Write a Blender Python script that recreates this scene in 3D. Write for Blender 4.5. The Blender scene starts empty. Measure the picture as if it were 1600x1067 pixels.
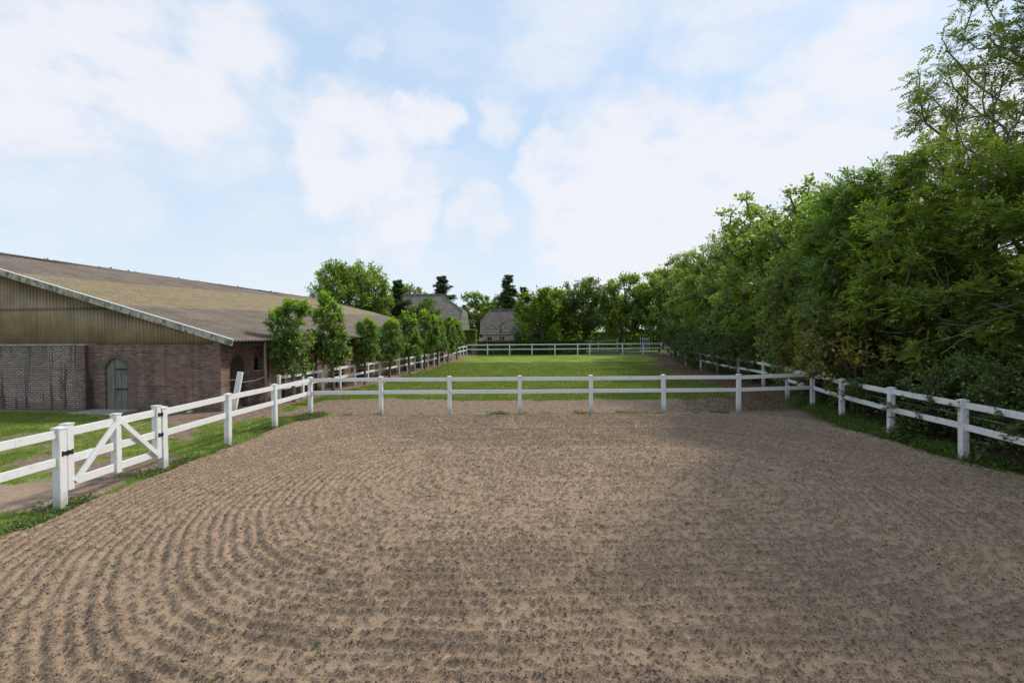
import bpy, bmesh, math, random
import numpy as np
from mathutils import Vector, Matrix, Euler

R = math.radians
S = bpy.context.scene
COL = S.collection
HCAM = 2.8

# ------------------------------------------------------------------ camera
cam_d = bpy.data.cameras.new('camera')
cam = bpy.data.objects.new('camera', cam_d)
COL.objects.link(cam)
cam_d.sensor_width = 36.0
cam_d.lens = 16.0
cam_d.clip_start = 0.05
cam_d.clip_end = 4000.0
cam.rotation_mode = 'QUATERNION'
_q = Euler((R(90 - 0.846), 0, 0)).to_quaternion() @ Euler((0, 0, R(-0.4))).to_quaternion()
cam.rotation_quaternion = _q
cam.location = (0, 0, HCAM)
S.camera = cam

# ------------------------------------------------------------------ light, exposure
SUN_AZ, SUN_EL = 60.0, 44.0          # azimuth from +Y towards +X
sun_d = bpy.data.lights.new('sun', 'SUN')
sun_d.energy = 3.1
sun_d.angle = R(6.0)
sun_d.color = (1.0, 0.93, 0.82)
sun = bpy.data.objects.new('sun', sun_d)
COL.objects.link(sun)
_sd = Vector((math.sin(R(SUN_AZ)) * math.cos(R(SUN_EL)), math.cos(R(SUN_AZ)) * math.cos(R(SUN_EL)), math.sin(R(SUN_EL))))
sun.rotation_euler = _sd.to_track_quat('Z', 'Y').to_euler()
sun.location = _sd * 100
S.view_settings.view_transform = 'Standard'
S.view_settings.look = 'None'
S.view_settings.exposure = 0.12
S.cycles.max_bounces = 12
S.cycles.diffuse_bounces = 7
S.view_settings.gamma = 1.0
S.view_settings.use_curve_mapping = False

# ------------------------------------------------------------------ world: Nishita sky with thin clouds laid out by compass direction
W = bpy.data.worlds.new('World')
S.world = W
W.use_nodes = True
wt = W.node_tree
wt.nodes.clear()


class NT:
    """tiny node helper"""
    def __init__(s, tree):
        s.t = tree

    def n(s, typ, ins=None, **props):
        nd = s.t.nodes.new(typ)
        for k, v in props.items():
            setattr(nd, k, v)
        for k, v in (ins or {}).items():
            sock = nd.inputs[k]
            if isinstance(v, bpy.types.NodeSocket):
                s.t.links.new(v, sock)
            elif isinstance(v, bpy.types.Node):
                s.t.links.new(v.outputs[0], sock)
            else:
                sock.default_value = v
        return nd

    def math(s, op, a, b=0.0, c=0.0, clamp=False):
        return s.n('ShaderNodeMath', {0: a, 1: b, 2: c}, operation=op, use_clamp=clamp).outputs[0]

    def vmath(s, op, a, b=(0, 0, 0)):
        return s.n('ShaderNodeVectorMath', {0: a, 1: b}, operation=op)

    def mix(s, f, a, b, blend='MIX'):
        m = s.t.nodes.new('ShaderNodeMix')
        m.data_type = 'RGBA'
        m.blend_type = blend
        for i, v in ((0, f), (6, a), (7, b)):
            if isinstance(v, bpy.types.NodeSocket):
                s.t.links.new(v, m.inputs[i])
            else:
                if i != 0 and len(v) == 3:
                    v = (*v, 1)
                m.inputs[i].default_value = v
        return m.outputs[2]

    def ramp(s, f, lo, hi, a=0.0, b=1.0):
        return s.n('ShaderNodeMapRange', {0: f, 1: lo, 2: hi, 3: a, 4: b}, interpolation_type='SMOOTHSTEP').outputs[0]

    def noise(s, vec, scale, detail=3.0, rough=0.5, dist=0.0, out=0):
        return s.n('ShaderNodeTexNoise', {'Vector': vec, 'Scale': scale, 'Detail': detail, 'Roughness': rough, 'Distortion': dist}).outputs[out]

    def map(s, vec, loc=(0, 0, 0), rot=(0, 0, 0), scale=(1, 1, 1)):
        return s.n('ShaderNodeMapping', {'Vector': vec, 'Location': loc, 'Rotation': rot, 'Scale': scale}).outputs[0]


w = NT(wt)
sky = w.n('ShaderNodeTexSky', sky_type='NISHITA', sun_disc=False, sun_elevation=R(SUN_EL), sun_rotation=R(SUN_AZ), altitude=50.0, air_density=1.0, dust_density=0.8, ozone_density=1.0)
tc = w.n('ShaderNodeTexCoord').outputs['Generated']
dirn = w.vmath('NORMALIZE', tc).outputs[0]
wn = w.noise(dirn, 4.5, 8.0, 0.6, out=1)
wv = w.vmath('SUBTRACT', wn, (0.5, 0.5, 0.5)).outputs[0]
wv = w.n('ShaderNodeVectorMath', {0: wv, 'Scale': 0.34}, operation='SCALE').outputs[0]
dw = w.vmath('NORMALIZE', w.vmath('ADD', dirn, wv).outputs[0]).outputs[0]
CLOUDS = [(-42.9, 24.6, 12.1, 1), (-47.2, 24.8, 7.8, 1), (-32.5, 28.2, 7.1, 0.8), (-34.8, 18.8, 6.2, 0.55), (-45.9, 14.6, 8.6, 0.5), (-19.5, 20.2, 7.7, 1), (-11.3, 23.9, 3.9, 0.9), (-25.9, 22.8, 4.0, 0.6), (-14.1, 13.3, 5.7, 0.9), (-3.9, 14.4, 3.9, 0.7), (-10.9, 18.2, 3.7, 0.6), (16.5, 14.4, 13.9, 1.1), (6.5, 20.0, 5.2, 0.9), (26.2, 14.1, 10.4, 1), (34.5, 19.6, 10.4, 0.9), (20.1, 21.9, 5.6, 0.9), (37.1, 25.5, 5.7, 0.8), (24.9, 32.3, 7.3, 0.6), (6.6, 33.7, 7.9, 0.5), (-2.2, 26.9, 4.3, 0.6), (-15.3, 30.3, 2.0, 0.4), (42.3, 26.7, 5.3, 0.5), (-27.4, 8.9, 9.8, 0.35), (44.5, 15.0, 8.2, 0.9)]
acc = None
for az, el, rad, st in CLOUDS:
    v = (math.sin(R(az)) * math.cos(R(el)), math.cos(R(az)) * math.cos(R(el)), math.sin(R(el)))
    d = w.vmath('DOT_PRODUCT', dw, v).outputs['Value']
    m = w.ramp(d, math.cos(R(rad * 1.2)), math.cos(R(rad * 0.1)), 0.0, st)
    acc = m if acc is None else w.math('MAXIMUM', acc, m)
# scattered cloud everywhere else round the sky
gen = w.noise(w.map(dirn, loc=(3.1, 0.4, 0), scale=(1, 1, 2.2)), 2.4, 6.0, 0.6)
sepd = w.n('ShaderNodeSeparateXYZ', {0: dirn})
back = w.ramp(sepd.outputs[1], 0.35, 0.0)
acc = w.math('MAXIMUM', acc, w.math('MULTIPLY', w.ramp(gen, 0.42, 0.62), back))
fine = w.noise(w.map(dirn, scale=(1, 1, 2.0)), 9.0, 6.0, 0.6)
acc = w.math('MULTIPLY', acc, w.ramp(fine, 0.25, 0.62, 0.45, 1.15), clamp=True)
cl = w.ramp(acc, 0.0, 1.0)
veil = w.ramp(sepd.outputs[2], -0.05, 0.55, 0.92, 0.80)
wisp = w.ramp(w.noise(w.map(dirn, loc=(1, 2, 0), rot=(0, 0, 0.4), scale=(1.0, 1, 3.0)), 3.0, 6.0, 0.62), 0.4, 0.7, 0.0, 0.36)
skyc = w.n('ShaderNodeVectorMath', {0: sky.outputs[0], 'Scale': 0.15}, operation='SCALE').outputs[0]
vcol = w.mix(w.ramp(sepd.outputs[2], 0.0, 0.5), (0.71, 0.805, 0.90), (0.545, 0.715, 0.92))
base = w.mix(veil, skyc, vcol)
base = w.mix(wisp, base, (0.80, 0.825, 0.885))
full = w.mix(w.math('MULTIPLY', cl, 0.9), base, (0.825, 0.83, 0.88))
bg = w.n('ShaderNodeBackground', {'Color': full, 'Strength': 1.0})
w.n('ShaderNodeOutputWorld', {0: bg})
W.cycles.sampling_method = 'MANUAL'
W.cycles.sample_map_resolution = 512

# ------------------------------------------------------------------ numpy noise
def _hash(ix, iy, seed):
    h = (ix.astype(np.int64) * 374761393 + iy.astype(np.int64) * 668265263 + seed * 1442695041) & 0xFFFFFFFF
    h = ((h ^ (h >> 13)) * 1274126177) & 0xFFFFFFFF
    return ((h ^ (h >> 16)) & 0xFFFFFF) / float(0xFFFFFF)


def vnoise(x, y, seed=0):
    x = np.asarray(x, float); y = np.asarray(y, float)
    ix = np.floor(x); iy = np.floor(y)
    fx = x - ix; fy = y - iy
    fx = fx * fx * (3 - 2 * fx); fy = fy * fy * (3 - 2 * fy)
    a = _hash(ix, iy, seed); b = _hash(ix + 1, iy, seed)
    c = _hash(ix, iy + 1, seed); d = _hash(ix + 1, iy + 1, seed)
    return (a * (1 - fx) + b * fx) * (1 - fy) + (c * (1 - fx) + d * fx) * fy


def fbm(x, y, seed=0, octv=4, rough=0.5):
    t = 0; a = 1.0; s = 0
    for i in range(octv):
        t = t + a * vnoise(x * 2 ** i + 17.3 * i, y * 2 ** i - 9.1 * i, seed + i)
        s += a; a *= rough
    return t / s


def sstep(x, a, b):
    t = np.clip((np.asarray(x, float) - a) / (b - a), 0, 1)
    return t * t * (3 - 2 * t)


# ------------------------------------------------------------------ mesh helpers
def np_mesh(name, verts, faces, mats=None, smooth=False, attrs=None, midx=None):
    """verts (N,3), faces (M,k) all of one size"""
    me = bpy.data.meshes.new(name)
    verts = np.ascontiguousarray(verts, dtype=np.float32)
    faces = np.ascontiguousarray(faces, dtype=np.int32)
    m, k = faces.shape
    me.vertices.add(len(verts)); me.vertices.foreach_set('co', verts.ravel())
    me.loops.add(m * k); me.loops.foreach_set('vertex_index', faces.ravel())
    me.polygons.add(m)
    me.polygons.foreach_set('loop_start', np.arange(0, m * k, k, dtype=np.int32))
    me.polygons.foreach_set('loop_total', np.full(m, k, dtype=np.int32))
    if smooth:
        me.polygons.foreach_set('use_smooth', np.ones(m, dtype=bool))
    for an, av in (attrs or {}).items():
        at = me.attributes.new(an, 'FLOAT', 'POINT')
        at.data.foreach_set('value', np.ascontiguousarray(av, dtype=np.float32))
    if midx is not None:
        me.polygons.foreach_set('material_index', np.ascontiguousarray(midx, dtype=np.int32))
    me.update(calc_edges=True)
    for mm in (mats or []):
        me.materials.append(mm)
    return me


def link(name, me, parent=None, loc=None):
    o = bpy.data.objects.new(name, me)
    COL.objects.link(o)
    if parent is not None:
        o.parent = parent
    if loc is not None:
        o.location = loc
    return o


def tag(o, label=None, cat=None, group=None, kind=None):
    if label: o['label'] = label
    if cat: o['category'] = cat
    if group: o['group'] = group
    if kind: o['kind'] = kind
    return o


def thing(name, loc, label, cat, group=None, rz=0.0):
    o = bpy.data.objects.new(name, None)
    o.empty_display_size = 0.3
    COL.objects.link(o)
    o.location = loc
    o.rotation_euler = (0, 0, rz)
    return tag(o, label, cat, group)


def copy_tree(o, parent=None):
    c = o.copy()
    COL.objects.link(c)
    if parent is not None:
        c.parent = parent
    for ch in list(o.children):
        copy_tree(ch, c)
    return c


class MB:
    def __init__(s):
        s.v = []; s.f = []

    def add(s, vs, fs):
        b = len(s.v)
        s.v += [tuple(v) for v in vs]
        s.f += [tuple(b + i for i in f) for f in fs]
        return s

    def box(s, x0, x1, y0, y1, z0, z1):
        vs = [(x0, y0, z0), (x1, y0, z0), (x1, y1, z0), (x0, y1, z0), (x0, y0, z1), (x1, y0, z1), (x1, y1, z1), (x0, y1, z1)]
        return s.add(vs, [(0, 3, 2, 1), (4, 5, 6, 7), (0, 1, 5, 4), (1, 2, 6, 5), (2, 3, 7, 6), (3, 0, 4, 7)])

    def beam(s, a, b, wd, ht, up=(0, 0, 1)):
        """rectangular bar from a to b; wd across, ht along up"""
        a = Vector(a); b = Vector(b); d = (b - a).normalized(); up = Vector(up)
        sd = d.cross(up)
        if sd.length < 1e-5: sd = d.cross(Vector((1, 0, 0)))
        sd.normalize(); u = sd.cross(d).normalized()
        vs = []
        for p in (a, b):
            for i, j in ((-1, -1), (1, -1), (1, 1), (-1, 1)):
                vs.append(p + sd * (i * wd / 2) + u * (j * ht / 2))
        return s.add(vs, [(0, 1, 2, 3), (7, 6, 5, 4), (0, 4, 5, 1), (1, 5, 6, 2), (2, 6, 7, 3), (3, 7, 4, 0)])

    def tube(s, pts, rads, n=8, cap=True):
        pts = [Vector(p) for p in pts]
        rings = []
        for i, p in enumerate(pts):
            d = (pts[min(i + 1, len(pts) - 1)] - pts[max(i - 1, 0)]).normalized()
            a = d.cross(Vector((0.31, 0.2, 1)) if abs(d.z) < 0.9 else Vector((1, 0.1, 0))).normalized()
            b = d.cross(a)
            rings.append([p + (a * math.cos(t) + b * math.sin(t)) * rads[i] for t in [2 * math.pi * k / n for k in range(n)]])
        vs = [v for r in rings for v in r]
        fs = []
        for i in range(len(pts) - 1):
            for k in range(n):
                fs.append((i * n + k, i * n + (k + 1) % n, (i + 1) * n + (k + 1) % n, (i + 1) * n + k))
        if cap:
            fs.append(tuple(range(n))[::-1]); fs.append(tuple(range((len(pts) - 1) * n, len(pts) * n)))
        return s.add(vs, fs)

    def prism(s, poly, y0, y1):
        """poly in x,z extruded along y"""
        n = len(poly)
        vs = [(x, y0, z) for x, z in poly] + [(x, y1, z) for x, z in poly]
        fs = [tuple(range(n)), tuple(range(2 * n - 1, n - 1, -1))] + [(i, i + n, (i + 1) % n + n, (i + 1) % n) for i in range(n)]
        return s.add(vs, fs)

    def build(s, name, m, parent=None, bevel=0.0, smooth=False, loc=None):
        me = bpy.data.meshes.new(name)
        me.from_pydata(s.v, [], s.f)
        bm = bmesh.new(); bm.from_mesh(me)
        bmesh.ops.recalc_face_normals(bm, faces=bm.faces)
        if bevel > 0:
            bmesh.ops.bevel(bm, geom=bm.edges[:], offset=bevel, segments=1, affect='EDGES', clamp_overlap=True)
        bm.to_mesh(me); bm.free()
        if smooth:
            for p in me.polygons: p.use_smooth = True
        me.materials.append(m)
        return link(name, me, parent, loc)


# ------------------------------------------------------------------ materials
def new_mat(name):
    m = bpy.data.materials.new(name)
    m.use_nodes = True
    m.node_tree.nodes.clear()
    return m, NT(m.node_tree)


def finish(m, t, col, rough=0.8, bump=None, bstr=0.3, bdist=0.02, spec=0.3, **kw):
    ins = {'Base Color': col, 'Roughness': rough, 'Specular IOR Level': spec}
    ins.update(kw)
    if bump is not None:
        ins['Normal'] = t.n('ShaderNodeBump', {'Height': bump, 'Strength': bstr, 'Distance': bdist}).outputs[0]
    p = t.n('ShaderNodeBsdfPrincipled', ins)
    t.n('ShaderNodeOutputMaterial', {0: p})
    return m


def rgb(*c): return (c[0], c[1], c[2], 1.0)


def objc(t): return t.n('ShaderNodeTexCoord').outputs['Object']
def geo(t): return t.n('ShaderNodeNewGeometry').outputs['Position']


def mat_white(name, dirt=0.25, col=(0.71, 0.71, 0.70), grime=(0.30, 0.31, 0.24)):
    m, t = new_mat(name)
    p = geo(t)
    n1 = t.ramp(t.noise(p, 7.0, 5, 0.65), 0.5, 0.8)
    z = t.n('ShaderNodeSeparateXYZ', {0: p}).outputs[2]
    low = t.ramp(t.math('ADD', z, t.math('MULTIPLY', t.noise(p, 12.0, 3), 0.3)), 0.18, 0.55, 2.0, 0.0)
    streak = t.ramp(t.noise(t.map(p, scale=(30, 30, 2.5)), 1.0, 4, 0.6), 0.52, 0.8)
    f = t.math('MULTIPLY', t.math('MAXIMUM', t.math('MAXIMUM', n1, low), streak), dirt)
    c = t.mix(f, rgb(*col), rgb(*grime))
    c = t.mix(t.math('MULTIPLY', t.ramp(t.noise(p, 60.0, 2), 0.66, 0.72), dirt), c, rgb(0.22, 0.2, 0.15))
    return finish(m, t, c, 0.45, t.noise(p, 40.0, 3), 0.08, 0.01)


def mat_leaf(name, a, b, c2=None, trans=0.38, patch=0.5, spec=0.35, c2amt=0.12, pscale=0.8):
    """a/b leaf greens; c2 a rarer tint (yellowing or dry leaves)"""
    m, t = new_mat(name)
    isl = t.n('ShaderNodeNewGeometry').outputs['Random Per Island']
    p = geo(t)
    clump = t.ramp(t.noise(p, pscale, 3, 0.6), 0.35, 0.65)
    f = t.math('ADD', t.math('MULTIPLY', isl, 1 - patch), t.math('MULTIPLY', clump, patch), clamp=True)
    col = t.mix(f, rgb(*a), rgb(*b))
    if c2:
        k = t.math('MULTIPLY', t.ramp(t.noise(p, 1.6, 3, 0.6), 0.45, 0.7), 1.0)
        r2 = t.math('FRACT', t.math('MULTIPLY', isl, 37.13))
        pick = t.math('LESS_THAN', r2, t.math('ADD', t.math('MULTIPLY', k, c2amt * 2.4), c2amt * 0.2))
        col = t.mix(pick, col, rgb(*c2))
    # leaf undersides are paler
    bf = t.n('ShaderNodeNewGeometry').outputs['Backfacing']
    col = t.mix(t.math('MULTIPLY', bf, 0.25), col, rgb(min(1, a[0] * 2.2 + .03), min(1, a[1] * 1.9 + .04), min(1, a[2] * 2.4 + .02)))
    pr = t.n('ShaderNodeBsdfPrincipled', {'Base Color': col, 'Roughness': 0.42, 'Specular IOR Level': spec})
    tcol = t.mix(1.0, col, (1.35, 1.45, 0.55), 'MULTIPLY')
    tr = t.n('ShaderNodeBsdfTranslucent', {'Color': tcol})
    mx = t.n('ShaderNodeMixShader', {0: trans, 1: pr.outputs[0], 2: tr.outputs[0]})
    t.n('ShaderNodeOutputMaterial', {0: mx})
    return m


def mat_bark(name, a=(0.10, 0.085, 0.06), b=(0.17, 0.16, 0.12)):
    m, t = new_mat(name)
    p = geo(t)
    n = t.noise(t.map(p, scale=(6, 6, 1.5)), 3.0, 5, 0.65)
    c = t.mix(t.ramp(n, 0.35, 0.7), rgb(*a), rgb(*b))
    c = t.mix(t.ramp(t.noise(p, 1.3, 3), 0.5, 0.75, 0.0, 0.6), c, rgb(0.09, 0.11, 0.04))
    return finish(m, t, c, 0.9, n, 0.6, 0.03)


def mat_wood(name, a, b, vert=True, scale=1.0):
    m, t = new_mat(name)
    p = objc(t)
    sc = (14, 14, 0.9) if vert else (0.9, 0.9, 14)
    n = t.noise(t.map(p, scale=sc), 2.0 * scale, 5, 0.6)
    c = t.mix(t.ramp(n, 0.3, 0.7), rgb(*a), rgb(*b))
    c = t.mix(t.ramp(t.noise(p, 1.7, 4), 0.5, 0.8, 0.0, 0.5), c, rgb(a[0] * .5, a[1] * .55, a[2] * .5))
    return finish(m, t, c, 0.85, n, 0.4, 0.01)


def mat_plain(name, c, rough=0.7, var=0.25, sc=3.0, **kw):
    m, t = new_mat(name)
    p = geo(t)
    n = t.noise(p, sc, 5, 0.6)
    col = t.mix(t.ramp(n, 0.3, 0.7), rgb(*[x * (1 - var) for x in c]), rgb(*[min(1, x * (1 + var)) for x in c]))
    return finish(m, t, col, rough, n, 0.2, 0.01, **kw)


def mat_brick(name, axes, c1, c2, mortar, stain=0.0, mscale=0.012):
    """axes: which two object coordinates run along and up the wall"""
    m, t = new_mat(name)
    p = objc(t)
    sp = t.n('ShaderNodeSeparateXYZ', {0: p})
    uv = t.n('ShaderNodeCombineXYZ', {0: sp.outputs[axes], 1: sp.outputs[2], 2: 0.0}).outputs[0]
    wob = t.vmath('SUBTRACT', t.noise(p, 5.0, 3, out=1), (0.5, 0.5, 0.5)).outputs[0]
    wob = t.n('ShaderNodeVectorMath', {0: wob, 'Scale': 0.022}, operation='SCALE').outputs[0]
    uv2 = t.vmath('ADD', uv, wob).outputs[0]
    br = t.n('ShaderNodeTexBrick', {'Vector': uv2, 'Color1': rgb(*c1), 'Color2': rgb(*c2), 'Mortar': rgb(*mortar), 'Scale': 1.0,
                                    'Mortar Size': mscale, 'Mortar Smooth': 0.35, 'Bias': -0.1, 'Brick Width': 0.225, 'Row Height': 0.075})
    # per-brick burnt / pale variants through a second, seed-shifted brick lookup
    br2 = t.n('ShaderNodeTexBrick', {'Vector': t.vmath('ADD', uv2, (22.5, 7.5, 0)).outputs[0], 'Color1': rgb(0, 0, 0), 'Color2': rgb(1, 1, 1), 'Mortar': rgb(.5, .5, .5), 'Scale': 1.0,
                                     'Mortar Size': 0.0, 'Brick Width': 0.225, 'Row Height': 0.075})
    v = t.n('ShaderNodeSeparateXYZ', {0: br2.outputs[0]}).outputs[0]
    inv = t.math('SUBTRACT', 1.0, br.outputs['Fac'])
    c = t.mix(t.math('MULTIPLY', t.ramp(v, 0.72, 0.95), t.math('MULTIPLY', inv, 0.75)), br.outputs[0], rgb(0.055, 0.045, 0.05))
    c = t.mix(t.math('MULTIPLY', t.ramp(v, 0.28, 0.1), t.math('MULTIPLY', inv, 0.5)), c, rgb(0.34, 0.24, 0.19))
    big = t.ramp(t.noise(p, 0.7, 5, 0.65), 0.42, 0.7)
    c = t.mix(t.math('MULTIPLY', big, 0.45), c, rgb(0.12, 0.105, 0.10))
    if stain:
        st = t.ramp(t.noise(t.map(p, scale=(1.6, 1.6, 0.12)), 2.0, 4, 0.6), 0.50, 0.60)
        c = t.mix(t.math('MULTIPLY', st, stain), c, rgb(0.05, 0.052, 0.038))
    low = t.ramp(t.math('ADD', sp.outputs[2], t.math('MULTIPLY', t.noise(p, 2.0, 4), 0.6)), 0.25, 0.8, 0.6, 0.0)
    c = t.mix(low, c, rgb(0.07, 0.08, 0.05))
    h = t.math('SUBTRACT', 1.0, br.outputs['Fac'])
    h = t.math('ADD', h, t.math('MULTIPLY', t.noise(p, 30, 3), 0.4))
    return finish(m, t, c, 0.88, h, 0.7, 0.012)


M = {}
M['white'] = mat_white('fence_white', 0.4)
M['white_old'] = mat_white('fence_white_mossy', 0.62)
M['white_far'] = mat_white('fence_white_far', 0.2)
M['iron'] = mat_plain('black_iron', (0.02, 0.02, 0.022), 0.5)
M['wire'] = mat_plain('wire_grey', (0.35, 0.36, 0.36), 0.5)
M['bark'] = mat_bark('bark_grey')
M['bark_ash'] = mat_bark('bark_ash', (0.12, 0.115, 0.085), (0.25, 0.24, 0.18))
M['bark_dark'] = mat_bark('bark_dark', (0.05, 0.042, 0.032), (0.10, 0.085, 0.065))
M['leaf_ash'] = mat_leaf('leaf_ash', (0.145, 0.205, 0.05), (0.27, 0.345, 0.085), (0.48, 0.48, 0.12), 0.6, 0.5)
M['leaf_ash_sparse'] = mat_leaf('leaf_ash_sparse', (0.10, 0.15, 0.04), (0.17, 0.22, 0.06), (0.26, 0.28, 0.08), 0.42, 0.4)
M['leaf_mid'] = mat_leaf('leaf_mid', (0.12, 0.19, 0.045), (0.24, 0.32, 0.07), (0.36, 0.40, 0.08), 0.58, 0.55)
M['leaf_dark'] = mat_leaf('leaf_dark', (0.075, 0.125, 0.036), (0.15, 0.21, 0.055), None, 0.5, 0.5)
M['leaf_maple'] = mat_leaf('leaf_maple', (0.07, 0.14, 0.014), (0.20, 0.29, 0.022), (0.38, 0.42, 0.04), 0.45, 0.6, c2amt=0.2)
M['leaf_lime'] = mat_leaf('leaf_lime', (0.095, 0.17, 0.045), (0.20, 0.29, 0.062), (0.36, 0.44, 0.07), 0.5, 0.35, spec=0.6, c2amt=0.08)
M['leaf_tip'] = mat_leaf('leaf_tip', (0.20, 0.32, 0.035), (0.32, 0.43, 0.06), None, 0.5)
M['leaf_ivy'] = mat_leaf('leaf_ivy', (0.060, 0.100, 0.032), (0.125, 0.175, 0.050), (0.19, 0.23, 0.06), 0.28, 0.5, spec=0.3)
M['leaf_yellow'] = mat_leaf('leaf_yellow', (0.13, 0.15, 0.04), (0.26, 0.23, 0.07), (0.55, 0.40, 0.05), 0.40, 0.5, c2amt=0.15)
M['leaf_conifer'] = mat_leaf('leaf_conifer', (0.05, 0.082, 0.04), (0.095, 0.135, 0.058), None, 0.25, 0.5)
M['leaf_pale'] = mat_leaf('leaf_pale', (0.075, 0.13, 0.05), (0.14, 0.20, 0.07), None, 0.35, 0.4)
M['leaf_ash_deep'] = mat_leaf('leaf_ash_deep', (0.085, 0.15, 0.035), (0.18, 0.27, 0.06), (0.36, 0.36, 0.08), 0.5, 0.5)
M['leaf_willow'] = mat_leaf('leaf_willow', (0.15, 0.21, 0.07), (0.29, 0.35, 0.12), (0.45, 0.44, 0.14), 0.5, 0.4)
M['keys'] = mat_plain('ash_keys', (0.085, 0.035, 0.022), 0.8)
M['brick_gable'] = mat_brick('brick_gable', 0, (0.27, 0.115, 0.08), (0.155, 0.075, 0.062), (0.27, 0.245, 0.215), 0.35)
M['brick_left'] = mat_brick('brick_left', 0, (0.20, 0.085, 0.075), (0.115, 0.062, 0.062), (0.46, 0.44, 0.40), 0.85, 0.013)
M['brick_side'] = mat_brick('brick_side', 1, (0.30, 0.13, 0.09), (0.19, 0.09, 0.07), (0.26, 0.235, 0.2), 0.15)
M['brick_far'] = mat_brick('brick_far', 0, (0.30, 0.18, 0.15), (0.22, 0.14, 0.12), (0.34, 0.32, 0.30))
M['door_grey'] = mat_wood('door_grey', (0.13, 0.125, 0.11), (0.25, 0.24, 0.21))
M['door_dark'] = mat_wood('door_dark', (0.040, 0.032, 0.026), (0.075, 0.062, 0.05))
M['shutter'] = mat_wood('shutter_wood', (0.20, 0.14, 0.085), (0.34, 0.25, 0.16), vert=False)
M['stone'] = mat_plain('stone_grey', (0.33, 0.32, 0.28), 0.85, 0.3, 6)
M['dark'] = mat_plain('dark_inside', (0.012, 0.012, 0.012), 0.9)
M['stake'] = mat_wood('stake_wood', (0.16, 0.15, 0.11), (0.28, 0.27, 0.21))

# weathered white verge board
m, t = new_mat('verge_board'); p = objc(t)
g1 = t.ramp(t.noise(t.map(p, scale=(2.2, 2, 1)), 2.2, 5, 0.7), 0.42, 0.62)
c = t.mix(g1, rgb(0.42, 0.395, 0.35), rgb(0.135, 0.125, 0.10))
c = t.mix(t.ramp(t.noise(p, 9.0, 3), 0.55, 0.7, 0, 0.6), c, rgb(0.55, 0.55, 0.53))
M['verge'] = finish(m, t, c, 0.85)

# fibreglass gable sheeting, mossy and yellowed
m, t = new_mat('gable_sheet'); p = objc(t)
x = t.n('ShaderNodeSeparateXYZ', {0: p})
c = t.mix(t.ramp(t.noise(t.map(p, scale=(0.6, 1, 0.8)), 1.4, 5, 0.65), 0.3, 0.7), rgb(0.25, 0.18, 0.118), rgb(0.39, 0.285, 0.185))
c = t.mix(t.ramp(t.noise(t.map(p, scale=(3.5, 1, 0.25)), 1.8, 4, 0.6), 0.46, 0.72, 0, 0.5), c, rgb(0.17, 0.135, 0.095))
c = t.mix(t.ramp(t.noise(t.map(p, scale=(14, 1, 0.2)), 1.5, 3, 0.6), 0.5, 0.75, 0, 0.4), c, rgb(0.38, 0.32, 0.21))
jx = t.math('FRACT', t.math('MULTIPLY', x.outputs[0], 0.9))
c = t.mix(t.math('MULTIPLY', t.ramp(jx, 0.93, 0.97), 0.35), c, rgb(0.36, 0.33, 0.24))
hz = t.math('ABSOLUTE', t.math('SUBTRACT', x.outputs[2], 3.93))
c = t.mix(t.ramp(hz, 0.10, 0.01, 0, 0.7), c, rgb(0.05, 0.045, 0.03))
M['gable_sheet'] = finish(m, t, c, 0.45, spec=0.4)

# fibre cement roof; sheets differ by course
m, t = new_mat('roof_sheet'); p = objc(t)
x = t.n('ShaderNodeSeparateXYZ', {0: p})
c = t.mix(t.ramp(t.noise(t.map(p, scale=(0.5, 0.5, 0.5)), 1.5, 6, 0.7), 0.35, 0.7), rgb(0.165, 0.135, 0.112), rgb(0.235, 0.198, 0.165))
run = t.math('MULTIPLY', x.outputs[0], -1.0)     # metres up from the eave
yw = t.math('MULTIPLY', t.noise(t.n('ShaderNodeCombineXYZ', {0: 0.0, 1: x.outputs[1], 2: 0.0}).outputs[0], 0.12, 1), 1.6)
r2 = t.math('ADD', run, 0.0)
ysn = t.math('SNAP', x.outputs[1], 1.13)
lo_ = t.math('ADD', 3.9, t.math('MULTIPLY', ysn, 0.115)); hi_ = t.math('ADD', 8.6, t.math('MULTIPLY', ysn, 0.15))
band = t.math('MULTIPLY', t.math('GREATER_THAN', r2, lo_), t.math('LESS_THAN', r2, hi_))
c = t.mix(band, c, t.mix(t.ramp(t.noise(p, 2.5, 5, 0.7), 0.35, 0.65), rgb(0.23, 0.185, 0.115), rgb(0.31, 0.255, 0.165)))
c = t.mix(t.ramp(t.noise(t.map(p, scale=(0.35, 3.0, 1)), 1.6, 5, 0.7), 0.5, 0.75, 0, 0.2), c, rgb(0.10, 0.088, 0.075))
c = t.mix(t.ramp(t.noise(p, 14.0, 3), 0.58, 0.7, 0, 0.4), c, rgb(0.38, 0.36, 0.30))
grv = t.math('COSINE', t.math('MULTIPLY', x.outputs[1], 2 * math.pi / 0.177))
c = t.mix(t.ramp(grv, -0.2, -1.0, 0, 0.45), c, rgb(0.09, 0.078, 0.065))
lap = t.math('FRACT', t.math('DIVIDE', t.math('ADD', run, 0.9), 1.38))
c = t.mix(t.ramp(lap, 0.06, 0.0, 0, 0.8), c, rgb(0.07, 0.06, 0.05))
M['roof'] = finish(m, t, c, 0.9, t.noise(p, 20, 3), 0.3, 0.01, spec=0.15)

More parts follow.
